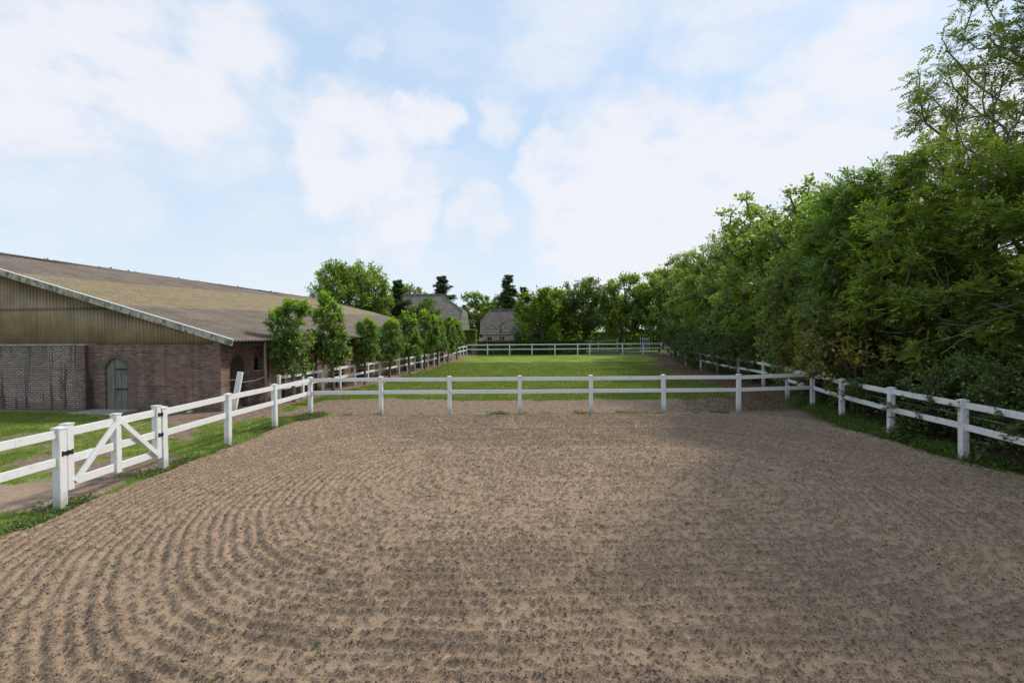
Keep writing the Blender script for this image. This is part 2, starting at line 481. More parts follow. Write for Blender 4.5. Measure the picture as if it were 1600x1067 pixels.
# clay / slate tiles for the far houses
def mat_tiles(name, a, b):
    m, t = new_mat(name); p = objc(t)
    s = t.n('ShaderNodeSeparateXYZ', {0: p})
    uv = t.n('ShaderNodeCombineXYZ', {0: s.outputs[0], 1: s.outputs[2], 2: 0.0}).outputs[0]
    br = t.n('ShaderNodeTexBrick', {'Vector': uv, 'Color1': rgb(*a), 'Color2': rgb(*b), 'Mortar': rgb(a[0] * .4, a[1] * .4, a[2] * .4), 'Scale': 1.0, 'Mortar Size': 0.03, 'Brick Width': 0.32, 'Row Height': 0.36})
    c = t.mix(t.ramp(t.noise(p, 0.9, 5, 0.7), 0.4, 0.7, 0, 0.5), br.outputs[0], rgb(a[0] * .6, a[1] * .6, a[2] * .55))
    return finish(m, t, c, 0.8, br.outputs['Fac'], 0.5, 0.03)


M['tile_grey'] = mat_tiles('roof_tile_grey', (0.20, 0.175, 0.155), (0.27, 0.24, 0.21))
M['tile_brown'] = mat_tiles('roof_tile_brown', (0.15, 0.13, 0.115), (0.20, 0.175, 0.155))
M['far_dark_wall'] = mat_plain('far_dark_wall', (0.04, 0.036, 0.034))
M['far_white'] = mat_plain('far_white', (0.6, 0.6, 0.58))
M['far_red'] = mat_plain('far_red', (0.28, 0.06, 0.05))
M['asphalt'] = mat_plain('asphalt', (0.10, 0.10, 0.105), 0.9, 0.2, 4)

# ground: soil and grass by vertex mask
m, t = new_mat('ground'); p = geo(t)
ga = t.n('ShaderNodeAttribute', attribute_name='grass').outputs['Fac']
sa = t.n('ShaderNodeAttribute', attribute_name='sandy').outputs['Fac']
la = t.n('ShaderNodeAttribute', attribute_name='litter').outputs['Fac']
n1 = t.noise(p, 9.0, 5, 0.7)
gm = t.ramp(t.math('ADD', ga, t.math('MULTIPLY', t.math('SUBTRACT', n1, 0.5), 0.9)), 0.40, 0.60)
soil = t.mix(t.ramp(t.noise(p, 5.0, 6, 0.7), 0.35, 0.65), rgb(0.185, 0.128, 0.09), rgb(0.34, 0.245, 0.175))
soil = t.mix(t.ramp(t.noise(p, 28.0, 4, 0.7), 0.5, 0.66, 0, 0.7), soil, rgb(0.10, 0.075, 0.058))
sand = t.mix(t.ramp(t.noise(p, 12.0, 5, 0.7), 0.35, 0.65), rgb(0.34, 0.24, 0.165), rgb(0.44, 0.325, 0.23))
soil = t.mix(sa, soil, sand)
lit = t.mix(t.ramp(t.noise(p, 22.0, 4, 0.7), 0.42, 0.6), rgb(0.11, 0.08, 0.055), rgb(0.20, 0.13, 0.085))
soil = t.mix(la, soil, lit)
gr = t.mix(t.ramp(t.noise(p, 0.45, 5, 0.65), 0.35, 0.65), rgb(0.13, 0.20, 0.032), rgb(0.235, 0.31, 0.055))
gr = t.mix(t.ramp(t.noise(t.map(p, scale=(0.25, 1.0, 1)), 1.1, 5, 0.65), 0.46, 0.68, 0, 0.5), gr, rgb(0.25, 0.25, 0.065))
gr = t.mix(t.ramp(t.noise(p, 30.0, 4, 0.75), 0.5, 0.72, 0, 0.6), gr, rgb(0.05, 0.09, 0.018))
c = t.mix(gm, soil, gr)
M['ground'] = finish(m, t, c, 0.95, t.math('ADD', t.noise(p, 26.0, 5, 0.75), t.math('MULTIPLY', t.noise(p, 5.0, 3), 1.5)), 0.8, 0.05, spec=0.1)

# harrowed sand
m, t = new_mat('sand_arena'); p = geo(t)
cd = t.n('ShaderNodeAttribute', attribute_name='clod').outputs['Fac']
nf = t.noise(p, 50.0, 3, 0.75)
nm = t.noise(p, 14.0, 5, 0.7)
tan = t.mix(t.ramp(nm, 0.35, 0.65), rgb(0.30, 0.212, 0.142), rgb(0.395, 0.286, 0.194))
tan = t.mix(t.ramp(t.noise(p, 0.55, 4, 0.6), 0.4, 0.65, 0, 0.35), tan, rgb(0.40, 0.285, 0.19))
dk = t.mix(t.ramp(t.noise(p, 90.0, 3), 0.4, 0.7), rgb(0.125, 0.092, 0.066), rgb(0.30, 0.23, 0.172))
f = t.ramp(t.math('ADD', cd, t.math('MULTIPLY', t.math('SUBTRACT', nf, 0.5), 1.6)), 0.48, 0.66, 0, 0.8)
c = t.mix(f, tan, dk)
c = t.mix(t.ramp(t.noise(p, 120.0, 2), 0.68, 0.74, 0, 0.5), c, rgb(0.52, 0.45, 0.36))
M['sand'] = finish(m, t, c, 0.95, t.math('ADD', t.noise(p, 45.0, 5, 0.75), t.math('MULTIPLY', nm, 1.2)), 0.9, 0.02, spec=0.1)
M['clod'] = mat_plain('soil_clod', (0.20, 0.145, 0.105), 0.95, 0.5, 30.0, spec=0.1)

# grass blades
def mat_blade(name, a, b, dry):
    m, t = new_mat(name)
    isl = t.n('ShaderNodeNewGeometry').outputs['Random Per Island']
    p = geo(t)
    c = t.mix(isl, rgb(*a), rgb(*b))
    c = t.mix(t.ramp(t.noise(t.map(p, scale=(0.3, 1, 1)), 1.1, 5, 0.65), 0.5, 0.7, 0, 0.4), c, rgb(*dry))
    pr = t.n('ShaderNodeBsdfPrincipled', {'Base Color': c, 'Roughness': 0.6, 'Specular IOR Level': 0.2})
    tr = t.n('ShaderNodeBsdfTranslucent', {'Color': c})
    t.n('ShaderNodeOutputMaterial', {0: t.n('ShaderNodeMixShader', {0: 0.35, 1: pr.outputs[0], 2: tr.outputs[0]})})
    return m


M['blade'] = mat_blade('grass_blade', (0.12, 0.18, 0.03), (0.24, 0.30, 0.06), (0.34, 0.29, 0.13))
M['weed'] = mat_blade('weed_leaf', (0.09, 0.14, 0.035), (0.18, 0.24, 0.055), (0.22, 0.22, 0.08))
M['fallen'] = mat_blade('fallen_leaf', (0.30, 0.26, 0.05), (0.16, 0.24, 0.04), (0.34, 0.20, 0.06))


# ------------------------------------------------------------------ terrain
ACX, ACY, AA, AB, AN = 1.1, 8.7, 8.2, 6.9, 2.45


def arena_r(x, y):
    q = np.abs(x - ACX); h = 2.4
    q = 0.5 * (q - h + np.sqrt((q - h) ** 2 + 0.8))        # straight runs in the middle, turns at both ends
    return ((q / (AA - h)) ** 2.2 + np.abs((y - ACY) / AB) ** 2.2) ** (1 / 2.2)


def right_fence_x(y):
    return np.interp(y, [0, 5, 7.2, 9.5, 11.8, 14.2, 16.4, 19.0, 22.8, 28, 34, 40, 47, 55, 70], [7.9, 8.4, 8.9, 9.45, 9.75, 10.3, 10.85, 11.5, 12.6, 13.2, 13.9, 15.0, 16.6, 18.4, 20.0])


def left_fence_x(y):
    return np.where(np.asarray(y) < 17.5, -7.3, -9.75 + 0.121 * (np.asarray(y) - 19.0))


def gz(x, y):
    """ground height"""
    x = np.asarray(x, float); y = np.asarray(y, float)
    z = 0.34 * sstep(y, 38, 54)
    z = z + 0.10 * sstep(x - right_fence_x(y), -1.2, 1.0)
    z = z + 0.05 * (fbm(x * 0.35, y * 0.35, 5, 3) - 0.5)
    near = sstep(y, 60, 75)
    return z * (1 - near) + (0.34 * near)


def gzf(x, y): return float(gz(np.array([x]), np.array([y]))[0])


def inside_arena(x, y, grow=0.0):
    """ragged outline of the sand: rounded rectangle, negative inside"""
    xm, xM, ym, yM, r = -7.05, 9.42, -2.5, 15.6, 2.0
    cx, cy = (xm + xM) / 2, (ym + yM) / 2
    qx = np.abs(x - cx) - ((xM - xm) / 2 - r); qy = np.abs(y - cy) - ((yM - ym) / 2 - r)
    d = np.hypot(np.maximum(qx, 0), np.maximum(qy, 0)) + np.minimum(np.maximum(qx, qy), 0) - r
    return d + 0.45 * (fbm(x * 0.9, y * 0.9, 44, 4, 0.6) - 0.5) - grow


def grass_w(x, y):
    n = fbm(x * 0.5, y * 0.5, 11, 4, 0.6) - 0.5
    n2 = fbm(x * 1.7, y * 1.7, 13, 4, 0.6) - 0.5
    g = np.ones_like(x)
    # soil strip behind the cross fence
    band = np.minimum(sstep(y, 16.0, 16.35), sstep(y + n * 1.6 + n2 * .5 - 0.05 * np.maximum(-x, 0), 19.9, 19.2)) * sstep(x, -8.9, -7.6)
    g = g * (1 - band * np.clip(1.05 - 0.2 * n2, 0, 1))
    # arena edge strip
    g = np.where(inside_arena(x, y) < 0.0, 0.0, g)
    # scruffy strip under the cross fence
    st = sstep(y, 15.55, 15.75) * sstep(y, 16.5, 16.15) * sstep(x, -7.0, -6.2)
    g = np.where(st > 0.5, 0.46 + n2 * 1.0, g)
    # right edge: shaded soil and litter
    rf = right_fence_x(y)
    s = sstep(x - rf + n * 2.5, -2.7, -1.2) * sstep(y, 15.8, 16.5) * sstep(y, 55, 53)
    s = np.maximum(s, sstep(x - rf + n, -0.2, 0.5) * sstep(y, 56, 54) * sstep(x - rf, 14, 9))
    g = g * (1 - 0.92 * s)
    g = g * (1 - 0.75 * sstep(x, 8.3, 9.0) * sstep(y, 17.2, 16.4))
    # left lawn bare patches
    pt = sstep(fbm(x * 0.38, y * 0.6, 23, 4, 0.6), 0.44, 0.60) * sstep(x, -7.2, -7.6)
    lawn = sstep(x, -7.2, -7.6) * sstep(y, 17, 16)
    g = g - lawn * 0.36 * sstep(fbm(x * 2.1, y * 2.1, 27, 4, 0.65), 0.44, 0.62)
    g = g - 0.62 * pt * sstep(x, -16.0, -12.0) - 0.06 * sstep(x, -7.2, -7.8) * sstep(y, 18, 16.5)
    path = np.exp(-((x + 9.6) / 2.8) ** 2 - ((y - 8.0 + 0.22 * (x + 9)) / 0.42) ** 2)
    g = g - 1.3 * path * sstep(x, -6.9, -7.2)
    # worn ground in front of the barn side and gable
    bl = (x + 10.9) * 0.992 - (y - 17) * 0.123
    by = (x + 10.9) * 0.123 + (y - 17) * 0.992
    g = g - 0.75 * sstep(bl + n, 2.3, 1.0) * sstep(by, -1.5, 0.3)
    g = g - 0.7 * sstep(by, -1.0, -0.2) * sstep(bl, 0.3, -0.3)
    g = g + 0.3 * n2 - 0.10 * (n > 0.12)
    # dry patch in the meadow
    g = g - 0.45 * np.exp(-((x + 5.0) / 2.0) ** 2 - ((y - 27.0) / 1.2) ** 2)
    return np.clip(g, 0, 1)


def sandy_w(x, y):
    path = np.exp(-((x + 10.0) / 3.6) ** 2 - ((y - 8.0 + 0.22 * (x + 9)) / 0.9) ** 2)
    return np.clip(path * 1.2 + sstep(inside_arena(x, y), 0.5, 0.1), 0, 1)


def litter_w(x, y):
    rf = right_fence_x(y)
    n = fbm(x * 0.5, y * 0.5, 11, 4, 0.6) - 0.5
    return np.clip(sstep(x - rf + n * 2.0, -3.6, -1.2) * sstep(y, 15.9, 16.6) + sstep(x - rf, -0.3, 0.4), 0, 1) * sstep(y, 56, 54)


def grid_mesh(name, xs, ys, zf, mt, attrs):
    X, Y = np.meshgrid(xs, ys)
    x = X.ravel(); y = Y.ravel()
    z = zf(x, y)
    nx, ny = len(xs), len(ys)
    i = np.arange(nx - 1)[None, :] + nx * np.arange(ny - 1)[:, None]
    i = i.ravel()
    f = np.stack([i, i + 1, i + nx + 1, i + nx], 1)
    at = {k: fn(x, y) for k, fn in attrs.items()}
    return np_mesh(name, np.stack([x, y, z], 1), f, [mt], True, at)


def zground(x, y):
    z = gz(x, y)
    z = z + 0.03 * (fbm(x * 3, y * 3, 31, 3) - 0.5) * (np.abs(x) < 30) * (y < 70)
    z = z - 0.20 * sstep(inside_arena(x, y), 0.05, -0.35)
    return z


xs = np.concatenate([[-3000, -1500, -700, -300, -150, -90, -60, -40], np.arange(-30, 24.01, 0.14), [30, 45, 70, 120, 250, 600, 1500, 3000]])
ys = np.concatenate([[-1500, -500, -150, -50, -20, -8, -4], np.arange(-2.5, 30, 0.14), np.arange(30, 66, 0.24), [70, 80, 100, 150, 250, 500, 1000, 2000, 3500]])
gnd = link('ground', grid_mesh('ground', xs, ys, zground, M['ground'], {'grass': grass_w, 'sandy': sandy_w, 'litter': litter_w}))
tag(gnd, kind='structure')

# sand of the arena: harrow rings run parallel to the edge
def sand_h(x, y):
    wx = x + 0.20 * (fbm(x * 0.7, y * 0.7, 71, 3) - 0.5); wy = y + 0.15 * (fbm(x * 0.7, y * 0.7, 81, 3) - 0.5)
    r = arena_r(wx, wy)
    dist = (1 - r) * AB
    amp = 0.85 + 0.3 * sstep(fbm(x * 0.30, y * 0.5, 91, 3), 0.35, 0.65)
    amp = amp * (0.55 + 0.45 * sstep(dist, 5.2, 3.2))
    d2 = dist + 0.11 * (fbm(x * 0.6, y * 0.6, 61, 3) - 0.5)
    ph = d2 / 0.165
    f = ph - np.floor(ph)
    # every pass of the harrow differs in depth
    pw = 0.62 + 0.42 * _hash(np.floor(ph), np.floor(ph) * 0, 7)
    s = 0.5 - 0.5 * np.cos(2 * np.pi * f)
    mod = 0.45 + 1.0 * fbm(x * 2.6, y * 2.6, 101, 3)
    ridge = s * np.clip(amp * pw * mod, 0, 1.6)
    h = 0.030 * ridge + 0.03 * (fbm(x * 0.6, y * 0.6, 121, 3) - 0.5)
    return h, ridge, dist


def clod_n(x, y):
    a = fbm(x * 20, y * 26, 131, 3, 0.75)
    b = fbm(x * 1.6, y * 2.6, 141, 3, 0.6)
    return a + 0.08 * (b - 0.5)


def zsand(x, y):
    h, ridge, dist = sand_h(x, y)
    c = clod_n(x, y)
    k = 0.026 * sstep(c + 0.26 * (ridge - 0.4), 0.46, 0.66) + 0.012 * (fbm(x * 26, y * 30, 151, 2) - 0.5)
    edge = inside_arena(x, y)
    rim = 0.03 * np.exp(-((edge + 0.15) / 0.18) ** 2)
    z = gz(x, y) + 0.012 + h + k + rim
    return z - 0.30 * sstep(edge, -0.06, 0.30)


yl = [-2.6, -1.0, 0.0, 1.0, 2.0]
yy = 2.4
while yy < 16.1:
    yl.append(yy); yy += 0.0135 + 0.0012 * max(0, yy - 3.5)
sand = link('sand_arena', grid_mesh('sand_arena', np.arange(-7.6, 10.1, 0.019), np.array(yl), zsand, M['sand'], {'clod': lambda x, y: clod_n(x, y) + 0.33 * (sand_h(x, y)[1] - 0.40)}))
tag(sand, kind='structure')

# loose crumbs on the sand
rng = np.random.default_rng(5)
n = 230000
cx = rng.uniform(-7, 9.3, n); cy = 3.0 + 12.4 * rng.random(n) ** 1.5
keep = (inside_arena(cx, cy) < -0.1) & (clod_n(cx, cy) + 0.25 * (sand_h(cx, cy)[1] - 0.4) + rng.normal(0, .07, n) > 0.54)
cx, cy = cx[keep], cy[keep]; n = len(cx)
cz = zsand(cx, cy)
sz = rng.uniform(0.004, 0.012, n) * (1 + 0.8 * (rng.random(n) > 0.96))
ov = np.array([(1, 0, 0), (-1, 0, 0), (0, 1, 0), (0, -1, 0), (0, 0, 1), (0, 0, -1)], float)
of = np.array([(0, 2, 4), (2, 1, 4), (1, 3, 4), (3, 0, 4), (2, 0, 5), (1, 2, 5), (3, 1, 5), (0, 3, 5)])
V = ov[None] * sz[:, None, None] * rng.uniform(0.5, 1.5, (n, 6, 1)) * np.array([1.3, 1, 0.7])
a = rng.uniform(0, 6.28, n); ca, sa_ = np.cos(a)[:, None], np.sin(a)[:, None]
V = np.stack([V[..., 0] * ca - V[..., 1] * sa_, V[..., 0] * sa_ + V[..., 1] * ca, V[..., 2]], -1) + np.stack([cx, cy, cz], 1)[:, None]
F = of[None] + 6 * np.arange(n)[:, None, None]
tag(link('soil_crumbs', np_mesh('soil_crumbs', V.reshape(-1, 3), F.reshape(-1, 3), [M['clod']])), 'small brown crumbs of loosened soil scattered over the harrowed sand', 'soil crumbs', kind='stuff')


# ------------------------------------------------------------------ blades and small leaves as ground cover
def blades(x, y, z, h, wd, rng, lean=0.35):
    n = len(x)
    a = rng.uniform(0, 2 * np.pi, n)
    lx = rng.normal(0, lean, n) * h; ly = rng.normal(0, lean, n) * h
    v0 = np.stack([x - np.cos(a) * wd, y - np.sin(a) * wd, z - 0.01], 1)
    v1 = np.stack([x + np.cos(a) * wd, y + np.sin(a) * wd, z - 0.01], 1)
    v2 = np.stack([x + lx, y + ly, z + h], 1)
    V = np.stack([v0, v1, v2], 1).reshape(-1, 3)
    return V, np.arange(3 * n).reshape(-1, 3)


def scatter_grass(name, x0, x1, y0, y1, n, h, wd, label, seed, thr=0.45, extra=None, ypow=1.0):
    rng = np.random.default_rng(seed)
    x = rng.uniform(x0, x1, n); y = y0 + (y1 - y0) * rng.random(n) ** ypow
    g = grass_w(x, y)
    k = (g + 0.25 * (fbm(x * 6, y * 6, 201, 2) - 0.5) > thr + 0.1 * rng.random(n))
    bl = (x + 10.9) * 0.992 - (y - 17) * 0.123; by = (x + 10.9) * 0.123 + (y - 17) * 0.992
    k &= ~((bl < 0.05) & (by > -0.3))
    if extra is not None: k &= extra(x, y)
    x, y = x[k], y[k]
    hh = h * rng.uniform(0.4, 1.3, len(x)) * (0.6 + 0.9 * fbm(x * 1.2, y * 1.2, 205, 3))
    V, F = blades(x, y, zground(x, y), hh, wd, rng)
    o = link(name, np_mesh(name, V, F, [M['blade']]))
    return tag(o, label, 'grass', kind='stuff')


scatter_grass('lawn_grass', -24, -7.0, 3.5, 18.2, 260000, 0.05, 0.006, 'short worn green grass on the lawn left of the fence', 1, thr=0.55)
scatter_grass('meadow_grass', -9.5, 14, 18.4, 44, 240000, 0.065, 0.012, 'bright green grass of the paddock behind the cross fence', 2, ypow=1.4)

# weeds: rosettes of small leaves along the sand edge and cross fence
def leaves_mesh(pos, dr, nrm, L, Wd, fold=0.15):
    """rhomb leaves: 4 verts, 1 quad each"""
    dr = dr / np.linalg.norm(dr, axis=1, keepdims=True)
    s = np.cross(dr, nrm); s /= (np.linalg.norm(s, axis=1, keepdims=True) + 1e-9)
    n2 = np.cross(s, dr)
    L = L[:, None]; Wd = Wd[:, None]
    v = np.stack([pos, pos + dr * L * 0.45 + s * Wd * 0.5 + n2 * L * fold, pos + dr * L, pos + dr * L * 0.45 - s * Wd * 0.5 + n2 * L * fold], 1)
    return v.reshape(-1, 3)


def weed_patch(name, x, y, h, n_leaf, rng, mt, label, cat, spread=0.12, zf=None, leafl=0.05):
    n = len(x)
    px = np.repeat(x, n_leaf) + rng.normal(0, spread, n * n_leaf)
    py = np.repeat(y, n_leaf) + rng.normal(0, spread, n * n_leaf)
    hh = np.repeat(h, n_leaf)
    pz = (zf or zground)(px, py) + rng.random(len(px)) ** 1.5 * hh
    a = rng.uniform(0, 2 * np.pi, len(px))
    dr = np.stack([np.cos(a), np.sin(a), rng.uniform(0.1, 1.4, len(px))], 1)
    nrm = np.stack([rng.normal(0, .4, len(px)), rng.normal(0, .4, len(px)), np.ones(len(px))], 1)
    L = leafl * rng.uniform(0.5, 1.5, len(px)); V = leaves_mesh(np.stack([px, py, pz], 1), dr, nrm, L, L * rng.uniform(0.25, 0.7, len(px)))
    o = link(name, np_mesh(name, V, np.arange(len(V)).reshape(-1, 4), [mt]))
    return tag(o, label, cat, kind='stuff')


rng = np.random.default_rng(8)
x = rng.uniform(-6.8, 8.9, 900); y = 16.0 + rng.normal(-0.1, 0.13, 900)
k = fbm(x * 2.9, y * 0.2, 77, 4) + rng.normal(0, 0.07, 900) > 0.56
weed_patch('fence_line_weeds', x[k], y[k], rng.uniform(0.02, 0.12, k.sum()), 14, rng, M['weed'], 'low green weeds in a thin line under the white cross fence', 'weeds')
# verge left of the sand
y = rng.uniform(4.5, 16.3, 1500); x = -7.15 + rng.normal(0, 0.22, 1500)
k = (fbm(x * 1.3, y * 1.3, 78, 3) > 0.53) & (inside_arena(x, y) > -0.15)
weed_patch('verge_weeds', x[k], y[k], rng.uniform(0.02, 0.09, k.sum()), 34, rng, M['weed'], 'ragged green weeds along the left edge of the sand', 'weeds', 0.14)
# right edge under the fence
y = rng.uniform(4.5, 17.5, 2200); x = right_fence_x(y) + rng.normal(0.05, 0.2, 2200)
k = fbm(x * 1.1, y * 1.1, 79, 3) > 0.40
weed_patch('hedge_foot_weeds', x[k], y[k], rng.uniform(0.03, 0.28, k.sum()), 40, rng, M['leaf_dark'], 'dark creeping weeds along the foot of the right fence', 'weeds', 0.16)
# odd green tufts in the sand
x = rng.uniform(-6, 8.5, 170); y = 3.6 + 10.5 * rng.random(170)
weed_patch('sand_weeds', x, y, rng.uniform(0.005, 0.03, 170), 12, rng, M['weed'], 'tiny green weed tufts scattered over the harrowed sand', 'weeds', 0.035, zsand, 0.035)
# fallen leaves
n = 260
x = rng.uniform(-6.5, 9.0, n); y = 3.6 + 11.5 * rng.random(n)
weed_patch('fallen_leaves', x, y, np.full(n, 0.012), 1, rng, M['fallen'], 'yellow and green fallen leaves lying singly on the sand', 'leaves', 0.01, zsand, 0.05)
# litter and pale stones
n = 2600
y = rng.uniform(16.4, 40, n); x = right_fence_x(y) - rng.uniform(0.2, 4.5, n)
weed_patch('leaf_litter', x, y, np.full(n, 0.02), 3, rng, mat_blade('litter_leaf', (0.12, 0.06, 0.03), (0.26, 0.15, 0.07), (0.2, 0.1, 0.05)), 'brown fallen leaves on the shaded soil beside the trees', 'leaf litter', 0.15, zground, 0.07)


# ------------------------------------------------------------------ white fences
def make_post(parent, x, y, h, wd=0.13, rz=0.0, mt=None, tilt=(0, 0), cap=True, zb=None):
    z = gzf(x, y) if zb is None else zb
    p = MB().box(-wd / 2, wd / 2, -wd / 2, wd / 2, -0.25, h - 0.045).build('post', mt or M['white'], parent, bevel=0.006)
    p.location = (x, y, z)
    p.rotation_euler = (tilt[0], tilt[1], rz)
    if cap:
        c = MB()
        w2 = wd / 2 + 0.010
        c.box(-w2, w2, -w2, w2, h - 0.043, h - 0.015)
        c.add([(-w2, -w2, h - 0.0149), (w2, -w2, h - 0.0149), (w2, w2, h - 0.0149), (-w2, w2, h - 0.0149), (0, 0, h + 0.012)], [(0, 1, 4), (1, 2, 4), (2, 3, 4), (3, 0, 4)])
        c.build('post_cap', mt or M['white'], p)
    return p


def make_rail(parent, a, b, mt=None, ht=0.14, wd=0.045):
    return MB().beam(a, b, wd, ht).build('rail', mt or M['white'], parent, bevel=0.004)


def fence(label, pts, h=1.36, rails=(1.24, 0.79), mt=None, wd=0.13, group='white rail fences', ends=(True, True), rail_gap=True, rng=None, rail_ht=0.13, post_skip=()):
    root = thing('white_fence', (pts[0][0], pts[0][1], gzf(*pts[0])), label, 'fence', group)
    rt = Vector(root.location)
    r = random.Random(len(pts) * 7 + int(abs(pts[0][0]) * 10))
    for i, (x, y) in enumerate(pts):
        if i == 0 and not ends[0] or i == len(pts) - 1 and not ends[1] or i in post_skip: continue
        a = pts[max(i - 1, 0)]; b = pts[min(i + 1, len(pts) - 1)]
        rz = math.atan2(b[1] - a[1], b[0] - a[0])
        p = make_post(root, x, y, h, wd, rz, mt, (r.gauss(0, .006), r.gauss(0, .006)))
        p.location = Vector(p.location) - rt
    for i in range(len(pts) - 1):
        a = Vector((*pts[i], gzf(*pts[i]))); b = Vector((*pts[i + 1], gzf(*pts[i + 1])))
        d = (b - a).normalized()
        for rz in rails:
            o = make_rail(root, a + d * (wd / 2 - 0.01) + Vector((0, 0, rz + r.gauss(0, .006))) - rt, b - d * (wd / 2 - 0.01) + Vector((0, 0, rz + r.gauss(0, .006))) - rt, mt, rail_ht)
    return root


G = 'white two-rail fences round the arena and paddock'
fence('white two-rail fence stretch running out of frame to the left of the gate', [(-7.36, 0.2), (-7.36, 2.6), (-7.36, 5.0), (-7.36, 7.36)], group=G)
fence('white two-rail fence from the gate hinge post to the arena corner', [(-7.34, 9.52), (-7.28, 11.6), (-7.2, 13.75), (-7.17, 16.12)], group=G)
fence('white two-rail cross fence between the brown sand and green paddock', [(-7.17, 16.12), (-4.66, 16.1), (-2.23, 16.1), (0.26, 16.12), (2.79, 16.14), (5.38, 16.14), (8.05, 16.18), (10.84, 16.3)], ends=(False, False), group=G)
_l = [(-9.75 + 0.2045 * i, 19.0 + 1.70 * i) for i in range(22)]
fence('long white two-rail fence receding along the row of clipped trees by the barn', _l, h=1.2, rails=(1.09, 0.62), group=G, mt=M['white_far'], wd=0.11)
_f = [(_l[-1][0], _l[-1][1])] + [(xx, 54.7 + 0.02 * i) for i, xx in enumerate([-2.95, -0.3, 2.4, 5.15, 7.9, 9.35, 13.3, 15.8, 18.0, 18.45])]
fence('far white two-rail fence closing the paddock in front of the houses', _f, h=1.38, rails=(1.27, 0.72), ends=(False, True), group=G, mt=M['white_far'], wd=0.13)
_r = [(8.3, 2.6), (8.4, 5.0), (8.95, 7.25), (9.45, 9.5), (9.75, 11.7), (10.3, 14.2), (10.84, 16.4), (11.5, 19.0), (12.6, 22.8), (12.95, 26.0), (13.3, 29.5), (13.9, 33.5), (14.9, 39.0), (15.9, 43.5), (17.0, 48.0), (17.6, 51.2), (18.45, 54.9)]
fence('mossy white two-rail fence overgrown by dark hedge along the right side', _r, h=1.33, rails=(1.21, 0.76), mt=M['white_old'], group=G, ends=(True, False))

# wires strung on the inside of the fences
def wire(label, pts, rad=0.004, group='wires on the fences'):
    mb = MB(); mb.tube(pts, [rad] * len(pts), 4, False)
    o = mb.build('fence_wire', M['wire']); tag(o, label, 'wire', group)


wire('thin grey wire between the rails of the overgrown right fence', [(x + 0.09, y, gzf(x, y) + 0.98) for x, y in _r[2:9]])
wire('thin grey wire between the rails of the long fence by the barn', [(x - 0.08, y, gzf(x, y) + 0.86) for x, y in _l[:20]], 0.006)
wire('pale wire strung from the leaning post to the round stake', [(-9.62, 16.2, 1.18), (-9.75, 17.2, 1.13), (-9.9, 18.3, 1.2)], 0.008)

# leaning white post left standing on its own
lp = MB().box(-0.085, 0.085, -0.06, 0.06, -0.2, 1.56).build('leaning_post', M['white_old'], None, bevel=0.006)
lp.location = (-9.95, 16.15, 0.0); lp.rotation_euler = (R(-3), R(9), R(5))
tag(lp, 'single white post leaning to the right beside the barn corner', 'post')
st = MB().tube([(0, 0, -0.2), (0.01, 0, 0.9), (-0.03, 0.01, 1.8), (-0.02, 0, 2.75)], [0.055, 0.05, 0.048, 0.04], 10).build('wooden_stake', M['stake'], None, smooth=True)
st.location = (-9.95, 18.35, 0.0)
tag(st, 'tall round wooden stake in front of the nearest clipped tree', 'stake')

# ------------------------------------------------------------------ gate
gate = thing('white_gate', (-7.36, 7.36, gzf(-7.36, 7.4)), 'white wooden gate with three rails and two diagonal braces on the left', 'gate')
gl = 2.0; gy0 = 0.17
def gbox(name, y0, y1, z0, z1, th=0.12, xo=0.0, bev=0.006):
    return MB().box(xo - th / 2, xo + th / 2, y0, y1, z0, z1).build(name, M['white'], gate, bevel=bev)
for y0 in (0.078, 1.000, 1.965):
    s_ = gbox('stile', y0, y0 + 0.115, 0.29, 1.37)
    MB().box(-0.07, 0.07, y0 - 0.008, y0 + 0.123, 1.372, 1.392).build('stile_cap', M['white'], s_)
for z0 in (1.17, 0.72, 0.33):
    for ya, yb in ((0.185, 1.008), (1.107, 1.973)):
        gbox('rail', ya, yb, z0, z0 + 0.14, 0.045)
for (ya, za), (yb, zb) in (((0.20, 0.40), (1.00, 1.22)), ((1.12, 1.22), (1.96, 0.40))):
    MB().beam((0.052, ya, za), (0.052, yb, zb), 0.05, 0.09).build('brace', M['white'], gate, bevel=0.004)


def hinge(y, z, name):
    mb = MB()
    mb.box(0.066, 0.074, y - 0.075, y - 0.01, z - 0.03, z + 0.03)
    mb.box(0.066, 0.074, y + 0.01, y + 0.075, z - 0.03, z + 0.03)
    mb.tube([(0.078, y, z - 0.04), (0.078, y, z + 0.04)], [0.013, 0.013], 8)
    for q in (-0.085, 0.085):
        mb.box(0.066, 0.073, y + q - 0.012, y + q + 0.012, z - 0.042, z + 0.042)
    return mb.build(name, M['iron'], gate)


hinge(2.086, 1.20, 'hinge'); hinge(2.086, 0.78, 'hinge'); hinge(0.072, 0.92, 'latch')

# ------------------------------------------------------------------ barn
def cut(obj, cutters):
    bpy.context.view_layer.update()
    for c in cutters:
        md = obj.modifiers.new('b', 'BOOLEAN'); md.operation = 'DIFFERENCE'; md.solver = 'EXACT'; md.object = c
    dg = bpy.context.evaluated_depsgraph_get()
    me = bpy.data.meshes.new_from_object(obj.evaluated_get(dg))
    obj.modifiers.clear()
    old = obj.data; obj.data = me; me.name = old.name
    for c in cutters:
        bpy.data.objects.remove(c)


def arch_poly(w_, h_, n=12, z0=0.0, rise=None):
    rise = rise if rise is not None else w_ / 2
    pts = [(-w_ / 2, z0), (w_ / 2, z0)]
    for i in range(n + 1):
        a = math.pi * i / n
        pts.append((w_ / 2 * math.cos(a), h_ - rise + rise * math.sin(a)))
    return pts


